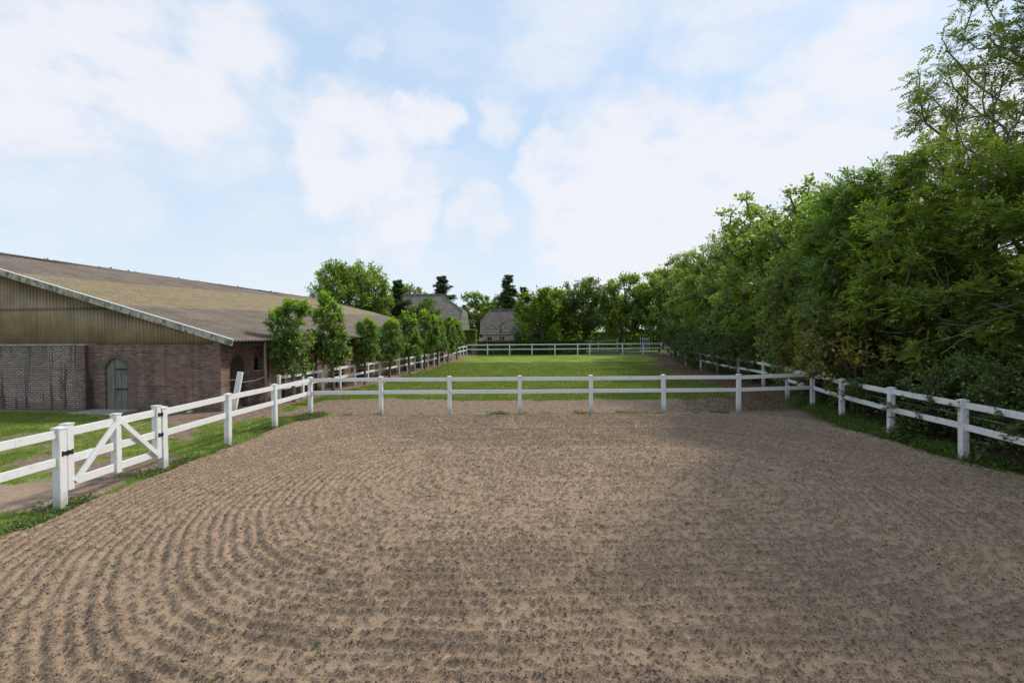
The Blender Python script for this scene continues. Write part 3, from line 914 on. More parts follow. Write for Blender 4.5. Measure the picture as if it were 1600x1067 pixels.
BRZ = R(-7.07)
barn = thing('brick_barn', (-10.9, 17.0, 0.0), 'long low brick barn with a corrugated roof of brown and yellow bands', 'barn', rz=BRZ)
LEN = 32.6
EX, EZ, SL, RX = 0.9, 2.62, 0.285, -13.7
def roof_z(x): return EZ + SL * (EX - x) if x > RX else EZ + SL * (EX - RX) - SL * (RX - x)

# side wall (faces the arena)
sw = MB().box(-0.3, 0.0, 0.0, LEN, -0.1, 2.62).build('side_wall', M['brick_side'], barn)
cuts = []
def side_cut(yc, w_, h_, z0, rise=None):
    mb = MB()
    poly = arch_poly(w_, h_, 12, z0, rise)
    n = len(poly)
    mb.add([(-0.5, yc + a, z) for a, z in poly] + [(0.2, yc + a, z) for a, z in poly], [tuple(range(n)), tuple(range(2 * n - 1, n - 1, -1))] + [(i, i + n, (i + 1) % n + n, (i + 1) % n) for i in range(n)])
    c = mb.build('cutter', M['dark'], barn); cuts.append(c)


side_cut(0.95, 0.98, 2.1, -0.2)
units = [2.05 + 2.7 * k for k in range(11)]
for u in units:
    side_cut(u, 0.46, 2.02, 1.40, 0.23)
    side_cut(u + 1.32, 1.0, 2.12, -0.2, 0.32)
cut(sw, cuts)


def side_panel(name, yc, w_, h_, z0, mt, parent, x0=-0.2, x1=-0.16, rise=None):
    mb = MB(); poly = arch_poly(w_, h_, 12, z0, rise); n = len(poly)
    mb.add([(x0, yc + a, z) for a, z in poly] + [(x1, yc + a, z) for a, z in poly], [tuple(range(n)), tuple(range(2 * n - 1, n - 1, -1))] + [(i, i + n, (i + 1) % n + n, (i + 1) % n) for i in range(n)])
    return mb.build(name, mt, parent)


dd = side_panel('door', 0.95, 0.976, 2.098, 0.0, M['door_dark'], barn)
MB().box(-0.159, -0.14, 0.52, 1.38, 1.08, 1.14).build('door_rail', M['wire'], dd)
# brick arch rings round side openings
def arch_ring(parent, axis, c, w_, hspring, rise, proud, mt, n=14, dep=0.12, name='brick_arch'):
    mb = MB()
    for i in range(n):
        a0 = math.pi * (i + 0.06) / n; a1 = math.pi * (i + 0.94) / n
        q = []
        for a, k in ((a0, 0), (a1, 0), (a1, 1), (a0, 1)):
            rx = w_ / 2 + k * dep; rz_ = rise + k * dep
            q.append((rx * math.cos(a), hspring + rz_ * math.sin(a)))
        vs = []
        for pr in (proud, proud - 0.05):
            for u_, z_ in q:
                vs.append((pr, c + u_, z_) if axis == 1 else (c + u_, -pr, z_))
        mb.add(vs, [(0, 1, 2, 3), (7, 6, 5, 4), (0, 4, 5, 1), (1, 5, 6, 2), (2, 6, 7, 3), (3, 7, 4, 0)])
    return mb.build(name, mt, parent)


M['arch_brick'] = mat_plain('arch_brick', (0.20, 0.10, 0.075), 0.9, 0.4, 12)
M['arch_brick_grey'] = mat_plain('arch_brick_grey', (0.15, 0.115, 0.10), 0.9, 0.4, 12)
arch_ring(barn, 1, 0.95, 0.98, 2.1 - 0.49, 0.49, 0.012, M['arch_brick'])
for i, u in enumerate(units):
    fr = side_panel('window', u, 0.456, 2.018, 1.402, M['dark'], barn, -0.2, -0.18, 0.23)
    MB().box(-0.179, -0.155, u - 0.012, u + 0.012, 1.41, 1.98).box(-0.179, -0.157, u - 0.22, u + 0.22, 1.70, 1.72).build('window_bar', M['door_dark'], fr)
    MB().box(-0.25, 0.05, u - 0.30, u + 0.30, 1.34, 1.398).build('window_sill', M['stone'], barn, bevel=0.005)
    arch_ring(barn, 1, u, 0.46, 1.79, 0.23, 0.012, M['arch_brick'], 9)
    lower = MB().box(-0.14, -0.09, u + 0.83, u + 1.81, 0.03, 1.32).build('stable_door', M['door_dark'], barn)
    MB().box(-0.16, -0.04, u + 0.825, u + 1.815, 1.322, 1.37).build('door_top_edge', M['wire'], lower)
    arch_ring(barn, 1, u + 1.32, 1.0, 1.80, 0.32, 0.012, M['arch_brick'], 14)
    # upper leaf standing open away from the wall
    rr = random.Random(i)
    ang = R(rr.uniform(62, 84))
    sh = MB()
    for k in range(5):
        sh.box(0, 0.62, -0.02 - 0.004 * (k % 2), 0.02, 1.16 + k * 0.165, 1.16 + k * 0.165 + 0.158)
    sh.box(0.06, 0.13, -0.045, -0.022, 1.2, 1.96); sh.box(0.48, 0.55, -0.045, -0.022, 1.2, 1.96)
    so = sh.build('shutter', M['shutter'], barn)
    so.location = (0.03, u + 0.78, 0); so.rotation_euler = (0, 0, -math.pi / 2 + ang)
    if i % 3 == 1: so['label'] = 'wooden stable shutter opened wide'
# rafter board under the eave
MB().box(0.62, 0.68, -0.35, LEN + 0.3, 2.42, 2.58).build('eave_board', M['door_dark'], barn)
MB().box(-0.32, 0.06, -0.002, LEN, 2.622, 2.70).build('wall_plate', M['door_dark'], barn)

# gable wall with grey arched door
gw = MB().box(-5.45, -0.302, 0.0, 0.3, -0.1, 2.52).build('gable_wall', M['brick_gable'], barn)
mb = MB().box(-0.3, 0.004, -0.004, 0.0, -0.1, 2.5)
mb.build('corner_pier', M['brick_gable'], barn)
gc = MB().prism([(x - 4.42, z) for x, z in arch_poly(1.0, 2.0, 14, -0.2)], -0.3, 0.6).build('cutter', M['dark'], barn)
cut(gw, [gc])
gd = thing('door_tmp', (0, 0, 0), None, None)
bpy.data.objects.remove(gd)
dmb = MB()
def door_top(x): return 1.5 + math.sqrt(max(0, 0.497 ** 2 - x * x))
ex = [-0.497, -0.35, -0.2, -0.1, 0.03, 0.16, 0.29, 0.40, 0.497]
for i in range(8):
    a, b = ex[i] + 0.005, ex[i + 1] - 0.005
    mx = (a + b) / 2
    xs_ = [a, mx, b]
    poly = [(a, 0.02), (b, 0.02)] + [(q, door_top(q) - 0.004) for q in reversed(xs_)]
    off = 0.02 if i < 3 else 0.0
    dmb.prism([(px - 4.42, pz) for px, pz in poly], 0.06 + off + 0.004 * (i % 2), 0.10 + off)
door = dmb.build('door', M['door_grey'], barn)
hb = MB()
for z in (0.78, 1.55):
    hb.box(-4.54, -3.93, 0.040, 0.058, z, z + 0.05)
hb.build('hinge_strap', M['iron'], door)
MB().box(-4.55, -4.525, 0.035, 0.060, 0.04, 1.9).build('door_batten', M['door_grey'], door)
arch_ring(barn, 0, -4.42, 1.0, 1.5, 0.5, 0.012, M['arch_brick_grey'], 20, 0.14)
MB().box(-5.4, -3.5, -1.0, -0.004, -0.1, 0.035).build('door_step', M['stone'], barn, bevel=0.01)

# left wing of the gable, standing a brick forward, coping on top
MB().box(-24.0, -5.452, -0.25, 0.25, -0.1, 2.50).build('left_wall', M['brick_left'], barn)
MB().box(-24.0, -5.44, -0.29, 0.27, 2.502, 2.56).build('coping', M['stone'], barn, bevel=0.006)
MB().box(-5.75, -5.445, -0.31, -0.252, -0.1, 2.5).build('wall_pier', M['brick_gable'], barn)

# corrugated sheets in the gable
xs_ = np.arange(RX, 0.7, 0.019)
lo = np.full_like(xs_, 2.50); lo = np.where(xs_ < -5.45, 2.52, lo)
hi = EZ + SL * (EX - xs_) - 0.10
yy_ = 0.12 + 0.016 * np.sin(xs_ * 2 * np.pi / 0.152)
ok = hi > lo + 0.01
xs2, lo, hi, yy_ = xs_[ok], lo[ok], hi[ok], yy_[ok]
V = np.concatenate([np.stack([xs2, yy_, lo], 1), np.stack([xs2, yy_, hi], 1)])
n = len(xs2); i = np.arange(n - 1)
sheet = link('gable_sheeting', np_mesh('gable_sheeting', V, np.stack([i, i + 1, i + 1 + n, i + n], 1), [M['gable_sheet']], True), barn)
md = sheet.modifiers.new('solid', 'SOLIDIFY'); md.thickness = 0.006
# far gable and left wall close the volume
MB().prism([(0.0, 0), (0.0, 2.6), (RX, roof_z(RX) - 0.15), (-28.0, 2.6), (-28.0, 0)], LEN - 0.3, LEN - 0.001).build('back_wall', M['brick_gable'], barn)
MB().prism([(-14.0, 2.58), (RX, roof_z(RX) - 0.15), (-28.0, 2.6)], 0.1, 0.14).build('gable_sheeting', M['gable_sheet'], barn)
MB().box(-28.2, -28.0, 0, LEN, 0, 2.55).build('side_wall', M['brick_side'], barn)

# corrugated roof, one geometry per slope, overlapping courses
def roof_slope(name, x_eave, x_ridge, z_eave, z_ridge, y0, y1):
    ys_ = np.arange(y0, y1, 0.177 / 6)
    nrow = 11
    us = []
    for k in range(nrow):
        us += [(k / nrow, 0.0), ((k + 1) / nrow - 1e-4, 0.0)]
    Vs = []
    for k in range(nrow):
        for e in (0, 1):
            u = (k + e) / nrow
            x = x_eave + (x_ridge - x_eave) * u
            z = z_eave + (z_ridge - z_eave) * u + (0.022 if e == 0 else 0.004)
            sag = 0.03 * np.sin(ys_ * 0.35 + 4 * u) + 0.01 * np.sin(ys_ * 1.1 + 6 * u)
            Vs.append(np.stack([np.full_like(ys_, x), ys_, z + 0.032 * np.cos(ys_ * 2 * np.pi / 0.177) + sag * u], 1))
    n = len(ys_); V = np.concatenate(Vs); i = np.arange(n - 1)
    F = [np.stack([i + r * n, i + 1 + r * n, i + 1 + (r + 1) * n, i + (r + 1) * n], 1) for r in range(2 * nrow - 1)]
    me = np_mesh(name, V, np.concatenate(F), [M['roof']], True)
    o = link(name, me, barn)
    md = o.modifiers.new('solid', 'SOLIDIFY'); md.thickness = 0.012; md.offset = 0
    return o


RZ = EZ + SL * (EX - RX)
roof = roof_slope('roof', EX, RX, EZ, RZ, -0.5, LEN + 0.5)
roof_slope('roof', RX - (EX - RX), RX - 0.001, EZ, RZ, -0.5, LEN + 0.5)
rc = MB()
for k in range(30):
    y0 = -0.52 + k * 1.13
    rc.add([(RX - 0.28, y0, RZ - 0.02), (RX, y0, RZ + 0.07 + 0.012 * (k % 2)), (RX + 0.28, y0, RZ - 0.02), (RX - 0.28, y0 + 1.16, RZ - 0.02), (RX, y0 + 1.16, RZ + 0.06 + 0.012 * (k % 2)), (RX + 0.28, y0 + 1.16, RZ - 0.02)],
           [(0, 1, 4, 3), (1, 2, 5, 4)])
rc.build('ridge_cap', M['roof'], roof)
rr = random.Random(4)
tuft = MB()
for k in range(16):
    y = rr.choice([rr.uniform(3, 31), rr.gauss(16, 4)])
    s_ = rr.uniform(0.02, 0.07)
    tuft.tube([(RX + rr.uniform(-.1, .1), y, RZ + 0.05), (RX, y + .02, RZ + 0.08 + s_)], [s_, s_ * .4], 5)
tuft.build('moss_tufts', M['leaf_dark'], roof)
for yv in (LEN - 3.2, LEN - 2.7):
    MB().tube([(RX + 0.3, yv, RZ - 0.3), (RX + 0.3, yv, RZ + 0.55)], [0.09, 0.09], 10).build('vent_pipe', M['wire'], roof)
# verge boards
for sgn, xa, xb in ((1, EX + 0.02, RX), (-1, RX - (EX - RX), RX)):
    MB().beam((xa, -0.515, EZ - 0.06), (xb, -0.515, RZ - 0.06), 0.03, 0.21, up=(0, 0, 1)).build('verge_board', M['verge'], barn)
MB().beam((EX + 0.02, -0.50, EZ + 0.075), (RX, -0.50, RZ + 0.075), 0.09, 0.022, up=(0, 0, 1)).build('verge_strip', M['white_far'], barn)
MB().beam((EX - 0.1, -0.32, EZ - 0.12), (RX, -0.32, RZ - 0.12), 0.36, 0.02, up=(0, 0, 1)).build('soffit', M['door_dark'], barn)
tag(MB().tube([(0, 0, 0), (0.02, 0.0, 0.05), (0.0, 0, 0.09)], [0.13, 0.11, 0.03], 8).build('white_stone', M['stone'], None, loc=(-11.9, 16.75, 0.02)), 'small pale stone lying at the foot of the brick gable wall', 'stone')

# ------------------------------------------------------------------ far houses with half-hipped roofs
def halfhip_house(name, loc, L, D, wz, hz, rz, inset, mt_roof, mt_wall, label, rot=0.0):
    """long side faces -y; roof from eave wz up to ridge rz; end gables vertical up to hz, hipped above"""
    root = thing(name, loc, label, 'house', rz=rot)
    MB().box(0.25, L - 0.25, 0.3, D - 0.3, -0.3, wz + 0.05).build('wall', mt_wall, root)
    k = (hz - wz) / (rz - wz)
    yh = k * D / 2
    v = [(0, 0, wz), (L, 0, wz), (L, yh, hz), (L - inset, D / 2, rz), (inset, D / 2, rz), (0, yh, hz), (0, D, wz), (L, D, wz), (L, D - yh, hz), (0, D - yh, hz)]
    f = [(0, 1, 2, 3, 4, 5), (7, 6, 9, 4, 3, 8), (2, 8, 3), (9, 5, 4), (1, 7, 8, 2), (6, 0, 5, 9), (0, 6, 7, 1)]
    rf = MB().add(v, f).build('roof', mt_roof, root)
    rg = MB()
    nn = int((L - 2 * inset) / 0.4)
    for i in range(nn):
        x = inset + (L - 2 * inset) * i / nn
        rg.tube([(x, D / 2, rz + 0.03), (x + 0.40, D / 2, rz + 0.06)], [0.12, 0.15], 8)
    for a, b in (((L - inset, D / 2, rz), (L + 0.05, yh, hz)), ((inset, D / 2, rz), (-0.05, yh, hz))):
        rg.tube([a, b], [0.12, 0.12], 6)
    rg.build('ridge_tiles', mt_roof, rf)
    vg = MB()
    for x in (-0.04, L + 0.04):
        vg.beam((x, -0.05, wz - 0.05), (x, yh, hz - 0.02), 0.06, 0.22, up=(0, 0, 1))
    vg.build('verge_board', M['door_grey'], rf)
    return root, rf


fh, fr = halfhip_house('farmhouse', (-21.8, 62.0, 0.3), 14.5, 13.0, 1.9, 6.0, 8.5, 3.4, M['tile_grey'], M['brick_far'], 'large grey tiled farmhouse roof with a clipped right end behind the trees', rot=R(-3))
ch = MB().box(6.9, 7.3, 6.3, 6.8, 8.0, 9.3).build('chimney', M['brick_far'], fr)
ct, cr = halfhip_house('cottage', (-4.3, 62.0, 0.33), 9.5, 7.0, 2.5, 4.35, 6.0, 1.35, M['tile_brown'], M['far_dark_wall'], 'small cottage with a brown tiled roof behind the bare tree')
MB().box(0.26, 4.6, 0.26, 0.299, -0.3, 2.5).build('white_band', M['far_white'], ct)
for x in (0.45, 1.5, 2.1, 3.35, 3.95):
    sh = MB().box(x, x + 0.42, 0.20, 0.255, 0.9, 2.2).build('shutter', M['far_red'], ct)
    MB().add([(x + 0.02, 0.195, 0.95), (x + 0.40, 0.195, 0.95), (x + 0.21, 0.195, 1.5)], [(0, 1, 2)]).add([(x + 0.02, 0.195, 2.15), (x + 0.40, 0.195, 2.15), (x + 0.21, 0.195, 1.6)], [(0, 2, 1)]).build('shutter_panel', M['far_white'], sh)
for x in (0.95, 2.6):
    wn_ = MB().box(x, x + 0.6, 0.225, 0.255, 0.9, 2.2).build('window', M['dark'], ct)
    MB().box(x + 0.28, x + 0.32, 0.21, 0.224, 0.9, 2.2).box(x, x + 0.6, 0.21, 0.224, 1.7, 1.74).build('window_bar', M['far_white'], wn_)

# asphalt yard and farther white fence, field gate
rd = MB().box(8.0, 26.0, 56.2, 66.0, 0.30, 0.362).build('asphalt_yard', M['asphalt'])
tag(rd, kind='structure')
pth = MB().box(-9.5, -4.6, 57.2, 58.6, 0.30, 0.37).build('paved_path', M['stone']); tag(pth, kind='structure')
fence('short white fence beyond the grey asphalt yard', [(7.2, 66.5), (9.9, 66.5), (12.6, 66.5), (15.4, 66.5)], h=1.6, rails=(1.5, 0.95), group=G, mt=M['white_far'])
fg = thing('field_gate', (16.2, 57.5, 0.36), 'tall white barred gate behind the far right corner of the paddock', 'gate')
for z in (0.25, 1.75):
    MB().box(0, 1.15, -0.03, 0.03, z, z + 0.07).build('rail', M['white_far'], fg)
for i in range(5):
    MB().box(i * 0.275, i * 0.275 + 0.045, -0.065, -0.032, 0.1, 2.05).build('bar', M['white_far'], fg)
lw = thing('brick_pier', (-5.2, 57.9, 0.33), 'low pinkish brick pier beside the far left fence corner', 'pier')
MB().box(0, 1.1, 0, 0.4, -0.1, 1.15).build('pier_body', M['brick_far'], lw)
MB().box(-0.05, 1.15, -0.05, 0.45, 1.152, 1.23).build('pier_cap', M['stone'], lw)


# ------------------------------------------------------------------ trees
def unit(v): return v / (np.linalg.norm(v, axis=-1, keepdims=True) + 1e-9)


def edge_tubes(A, B, ra, rb, n=5):
    """many tapered prisms, vectorised; joined into one mesh"""
    d = unit(B - A)
    ref = np.where(np.abs(d[:, 2:3]) < 0.9, np.array([[0, 0, 1.0]]), np.array([[1.0, 0, 0]]))
    s = unit(np.cross(d, ref)); u = np.cross(s, d)
    th = np.arange(n) * 2 * np.pi / n
    cs = np.cos(th)[None, :, None]; sn = np.sin(th)[None, :, None]
    off = s[:, None] * cs + u[:, None] * sn
    va = (A - d * ra[:, None] * 0.25)[:, None] + off * ra[:, None, None]
    vb = (B + d * rb[:, None] * 0.25)[:, None] + off * rb[:, None, None]
    V = np.concatenate([va, vb], 1).reshape(-1, 3)
    k = np.arange(n); k2 = (k + 1) % n
    q = np.stack([k, k2, k2 + n, k + n], 1)
    F = (q[None] + (2 * n) * np.arange(len(A))[:, None, None]).reshape(-1, 4)
    return V, F


def skeleton(rng, height, trunk_top, tr, clumps, lean=(0, 0), stems=1, spread=0.4, rise=0.15):
    """connects every clump centre back to the trunk; returns edges with pipe-model radii"""
    nodes = []; par = []
    for s in range(stems):
        bx, by = (0, 0) if stems == 1 else (rng.uniform(-1, 1) * min(0.35, spread * 0.2), rng.uniform(-1, 1) * min(0.35, spread * 0.2))
        lx, ly = lean[0] + rng.normal(0, 0.03), lean[1] + rng.normal(0, 0.03)
        if stems > 1: lx += bx * 0.3; ly += by * 0.3
        prev = -1
        ns = 9
        for i in range(ns):
            t_ = i / (ns - 1)
            wob = 0.03 * height * math.sin(t_ * 5 + s) * t_
            nodes.append((bx + lx * t_ * trunk_top + wob * 0.5, by + ly * t_ * trunk_top + wob * 0.3, t_ * trunk_top - (0.15 if i == 0 else 0)))
            par.append(prev); prev = len(nodes) - 1
    nodes = [np.array(q, float) for q in nodes]
    order = np.argsort(np.hypot(clumps[:, 0], clumps[:, 1]) + 0.25 * clumps[:, 2])
    ends = {}
    for ci in order:
        c = clumps[ci]
        N = np.array(nodes)
        d = c - N
        dist = np.linalg.norm(d, axis=1)
        pen = dist + np.where(d[:, 2] < rise * dist, 1.6 * (rise * dist - d[:, 2]) + 0.3, 0) + np.where(N[:, 2] < 0.12 * height, 2.0, 0)
        j = int(np.argmin(pen))
        a = nodes[j]; L = dist[j]
        k = max(2, int(L / 0.45))
        prev = j
        for q in range(1, k + 1):
            f = q / k
            pnt = a + (c - a) * f
            pnt = pnt + np.array([0, 0, -0.10 * L * math.sin(math.pi * f)]) + rng.normal(0, 0.035 * L, 3) * (q < k)
            nodes.append(pnt); par.append(prev); prev = len(nodes) - 1
        ends[ci] = prev
    n = len(nodes)
    area = np.zeros(n)
    for i in range(n - 1, -1, -1):
        if area[i] == 0: area[i] = 1.0
        if par[i] >= 0: area[par[i]] += area[i]
    r = area ** 0.46
    r = r / r[:stems * 9].max() * tr
    r = np.maximum(r, 0.008)
    N = np.array(nodes); P = np.array(par)
    e = np.where(P >= 0)[0]
    return N, P, r, e, ends


def leaf_cluster(rng, centers, rc, twigs, per, kind, L, outward_from, droop=0.0, up=0.35):
    """leaf quads + twig edges around clump centres"""
    nc = len(centers)
    out = unit(centers - outward_from)
    T = nc * twigs
    td = unit(np.repeat(out, twigs, 0) * 0.55 + rng.normal(0, 0.75, (T, 3)) + np.array([0, 0, up]))
    c0 = np.repeat(centers, twigs, 0)
    tl = (np.repeat(rc, twigs) if np.ndim(rc) else rc) * rng.uniform(0.55, 1.15, T)
    tipd = td * tl[:, None] + np.array([0, 0, -droop]) * tl[:, None]
    K = T * per
    f = (np.tile(np.arange(per), T) + rng.random(K)) / per
    f = 0.15 + 0.85 * f
    pos = np.repeat(c0, per, 0) + np.repeat(td * tl[:, None], per, 0) * f[:, None] + np.array([0, 0, -droop]) * (np.repeat(tl, per) * f * f)[:, None] + rng.normal(0, L * 0.35, (K, 3))
    ld = unit(np.repeat(td, per, 0) * 0.6 + rng.normal(0, 0.65, (K, 3)) + np.array([0, 0, -0.15]))
    nr = unit(rng.normal(0, 0.42, (K, 3)) + np.array([0, 0, 1.0]) + np.repeat(out, twigs * per, 0) * 0.35)
    ls = L * rng.uniform(0.65, 1.25, K)
    twig_e = (c0, c0 + tipd)
    if kind == 'pinnate':
        s = unit(np.cross(ld, nr))
        P_, D_, N_, L_, W_ = [], [], [], [], []
        npair = 4
        for q in range(npair):
            ff = 0.25 + 0.62 * q / (npair - 1)
            base = pos + ld * (ls * ff)[:, None] + np.array([0, 0, -0.10]) * (ls * ff * ff)[:, None]
            for sg in (-1, 1):
                P_.append(base); D_.append(ld * 0.55 + s * sg * 0.85 + nr * rng.normal(0, .15, (K, 1))); N_.append(nr); L_.append(ls * 0.40); W_.append(ls * 0.17)
        P_.append(pos + ld * (ls * 0.92)[:, None]); D_.append(ld); N_.append(nr); L_.append(ls * 0.4); W_.append(ls * 0.17)
        return leaves_mesh(np.concatenate(P_), np.concatenate(D_), np.concatenate(N_), np.concatenate(L_), np.concatenate(W_), 0.06), twig_e
    wf = 0.72 if kind == 'broad' else 0.4
    return leaves_mesh(pos, ld, nr, ls, ls * wf * rng.uniform(0.8, 1.2, K), 0.1), twig_e


def make_tree(name, seed, height, crown_r, base, lobes=9, clumps=90, twigs=9, per=9, kind='broad', L=0.13, tr=0.16, leaf='leaf_mid', bark='bark',
              rc=0.55, shape=0.5, lean=(0, 0), stems=1, droop=0.1, up=0.35, fill=0.35, keys=0, tip=None, trunk_frac=0.8, low=False, ry=None, twig_r=0.006, rise=0.15):
    """returns (trunk mesh, foliage mesh, extra) for a tree standing at the origin"""
    rng = np.random.default_rng(seed)
    # big lobes arranged on the crown envelope
    hh = rng.random(lobes)
    hh = (np.arange(lobes) + hh) / lobes
    ang = np.arange(lobes) * 2.399 + rng.uniform(0, 0.9, lobes)
    prof = np.sin(np.pi * np.clip(hh * 0.86 + 0.10, 0, 1)) ** shape
    rl = crown_r * prof * rng.uniform(0.45, 0.72, lobes)
    ry = ry or crown_r
    lz = base + (height - base) * (0.12 + 0.76 * hh)
    lc = np.stack([np.cos(ang) * rl, np.sin(ang) * rl * ry / crown_r, lz], 1) + np.array([[lean[0], lean[1], 0]]) * lz[:, None]
    lr = np.minimum(crown_r * rng.uniform(0.40, 0.62, lobes) * (0.55 + 0.45 * prof) * (10 / max(lobes, 10)) ** 0.33, (height - base) * 0.34)
    # clump centres mostly on the lobes' outer shells
    pick = rng.choice(lobes, clumps, p=lr ** 2 / (lr ** 2).sum())
    dr = unit(rng.normal(0, 1, (clumps, 3)) + np.array([0, 0, 0.25]))
    rad = np.where(rng.random(clumps) < fill, rng.uniform(0.2, 0.8, clumps), rng.uniform(0.8, 1.05, clumps))
    C = lc[pick] + dr * (lr[pick] * rad)[:, None] * np.array([1, 1, 0.85])
    zmin = base * 0.75 if not low else 0.25
    C[:, 2] = np.clip(C[:, 2], zmin, height - rc * 0.3)
    N, P, r, e, ends = skeleton(rng, height, height * trunk_frac, tr, C, lean, stems, crown_r, rise)
    V1, F1 = edge_tubes(N[P[e]], N[e], np.minimum(r[P[e]], r[e] * 1.6), r[e], 6)
    cen = np.array([lean[0] * height * .5, lean[1] * height * .5, base + (height - base) * 0.4])
    rcs = rc * rng.uniform(0.7, 1.25, clumps)
    V2, (ta, tb) = leaf_cluster(rng, C, rcs, twigs, per, kind, L, cen, droop, up)
    V3, F3 = edge_tubes(ta, tb, np.full(len(ta), twig_r), np.full(len(ta), twig_r * 0.5), 3)
    V1 = np.concatenate([V1, V3]); F1 = np.concatenate([F1, F3 + (len(V1) - len(V3))])
    tm = np_mesh(name + '_trunk', V1, F1, [M[bark]], True)
    mats_ = [M[leaf]]; idx = [np.zeros(len(V2) // 4, int)]; VV = [V2]
    if keys:
        kp = C[rng.choice(clumps, keys)] + rng.normal(0, rc * 0.5, (keys, 3))
        m_ = 60
        kk = np.repeat(kp, m_, 0) + rng.normal(0, 1, (keys * m_, 3)) * np.array([0.08, 0.08, 0.15])
        dd_ = unit(rng.normal(0, .4, (keys * m_, 3)) + np.array([0, 0, -1]))
        V = leaves_mesh(kk, dd_, rng.normal(0, 1, (keys * m_, 3)), np.full(keys * m_, 0.055), np.full(keys * m_, 0.022))
        VV.append(V); idx.append(np.full(len(V) // 4, len(mats_))); mats_.append(M['keys'])
    if tip:
        top = np.argsort(C[:, 2])[-tip:]
        Vt, _ = leaf_cluster(rng, C[top] + np.array([0, 0, rc * 0.45]), rc * 0.7, 6, per, kind, L, cen, 0.0, 1.0)
        VV.append(Vt); idx.append(np.full(len(Vt) // 4, len(mats_))); mats_.append(M['leaf_tip'])
    V = np.concatenate(VV)
    cm = np_mesh(name + '_foliage', V, np.arange(len(V)).reshape(-1, 4), mats_, midx=np.concatenate(idx))
    extra = []
    return tm, cm, extra


def make_conifer(name, seed, height, radius, whorls=26, leaf='leaf_conifer', irregular=0.3, L=0.22, dens=1.0):
    rng = np.random.default_rng(seed)
    A, B, ra, rb = [], [], [], []
    npos, ndir = [], []
    zz = np.linspace(0, height, 8)
    for i in range(7):
        A.append((0, 0, zz[i])); B.append((0, 0, zz[i + 1])); ra.append(0.16 * (1 - i / 8)); rb.append(0.16 * (1 - (i + 1) / 8))
    for wi in range(whorls):
        h = height * (0.06 + 0.93 * wi / whorls)
        rad = radius * (1 - (h / height)) ** 0.8 * rng.uniform(1 - irregular, 1.1) + 0.12
        for b in range(rng.integers(5, 8)):
            a = rng.uniform(0, 2 * np.pi); rl = rad * rng.uniform(0.6, 1.1)
            tipv = np.array([math.cos(a) * rl, math.sin(a) * rl, rl * rng.uniform(-0.12, 0.42)])
            o_ = np.array([0, 0, h])
            A.append(o_); B.append(o_ + tipv); ra.append(0.03); rb.append(0.008)
            k = int(26 * dens * (0.4 + rl))
            f = rng.uniform(0.15, 1.05, k)
            sp = rl * 0.20 * (1.1 - f * 0.7)
            npos.append(o_ + tipv * f[:, None] + rng.normal(0, 1, (k, 3)) * sp[:, None] * np.array([1, 1, .7]))
            ndir.append(np.tile(unit(tipv), (k, 1)) * 0.8 + rng.normal(0, 0.5, (k, 3)) + np.array([0, 0, 0.35]))
    A = np.array([np.array(q, float) for q in A]); B = np.array([np.array(q, float) for q in B])
    V1, F1 = edge_tubes(A, B, np.array(ra), np.array(rb), 6)
    pos = np.concatenate(npos); d = np.concatenate(ndir); K = len(pos)
    V = leaves_mesh(pos, d, unit(rng.normal(0, .6, (K, 3)) + np.array([0, 0, 1])), L * rng.uniform(0.6, 1.3, K), L * 0.42 * rng.uniform(0.7, 1.3, K), 0.1)
    return np_mesh(name + '_trunk', V1, F1, [M['bark_dark']], True), np_mesh(name + '_foliage', V, np.arange(len(V)).reshape(-1, 4), [M[leaf]]), []


def place(name, meshes, x, y, label, cat='tree', group=None, rz=0.0, sc=1.0, scz=None, crown_name='crown', zoff=0.0):
    t_, c_, ex_ = meshes
    root = thing(name, (x, y, gzf(x, y) - 0.03 + zoff), label, cat, group, rz)
    s = (sc, sc, scz or sc)
    for nm, me in [('trunk' if cat == 'tree' else 'stems', t_), (crown_name, c_)] + list(ex_):
        if me is None: continue
        o = link(nm, me, root)
        o.scale = s
    return root


# --- right side: ash trees and mixed trees beyond the fence
GR = 'trees along the right fence'
ash_big = make_tree('ash_big', 21, 9.4, 3.5, 1.1, lobes=24, clumps=230, twigs=9, per=6, kind='pinnate', L=0.34, tr=0.2, rise=0.4, leaf='leaf_ash', bark='bark_ash', rc=0.55, keys=30, droop=0.05, up=0.6, fill=0.2, stems=2, low=True, shape=0.4)
place('ash_tree', ash_big, 13.2, 12.6, 'big ash tree hung with brown seed bunches at the right edge', group=GR, sc=0.95, scz=0.85)
ash_tall = make_tree('ash_tall', 34, 14.8, 3.6, 5.0, lobes=13, clumps=290, twigs=7, per=4, kind='pinnate', L=0.27, tr=0.17, rise=0.6, leaf='leaf_ash_sparse', bark='bark_ash', rc=0.5, droop=0.15, lean=(-0.02, 0.0), shape=0.5, trunk_frac=0.85, up=0.7, fill=0.2)
place('ash_tree', ash_tall, 15.8, 12.2, 'tall thin-leaved ash tree rising above the others into the top right corner', group=GR)
ash_b = make_tree('ash_b', 45, 8.6, 2.9, 1.4, lobes=20, clumps=190, twigs=9, per=6, kind='pinnate', L=0.36, tr=0.17, rise=0.4, leaf='leaf_ash_deep', bark='bark_ash', rc=0.52, keys=14, droop=0.05, up=0.6, fill=0.2, stems=2, low=True, shape=0.4)
mid_a = make_tree('mid_a', 52, 9.3, 3.2, 1.2, lobes=20, clumps=230, twigs=9, per=7, kind='broad', L=0.19, tr=0.24, leaf='leaf_mid', rc=0.6, stems=2, low=True, shape=0.4)
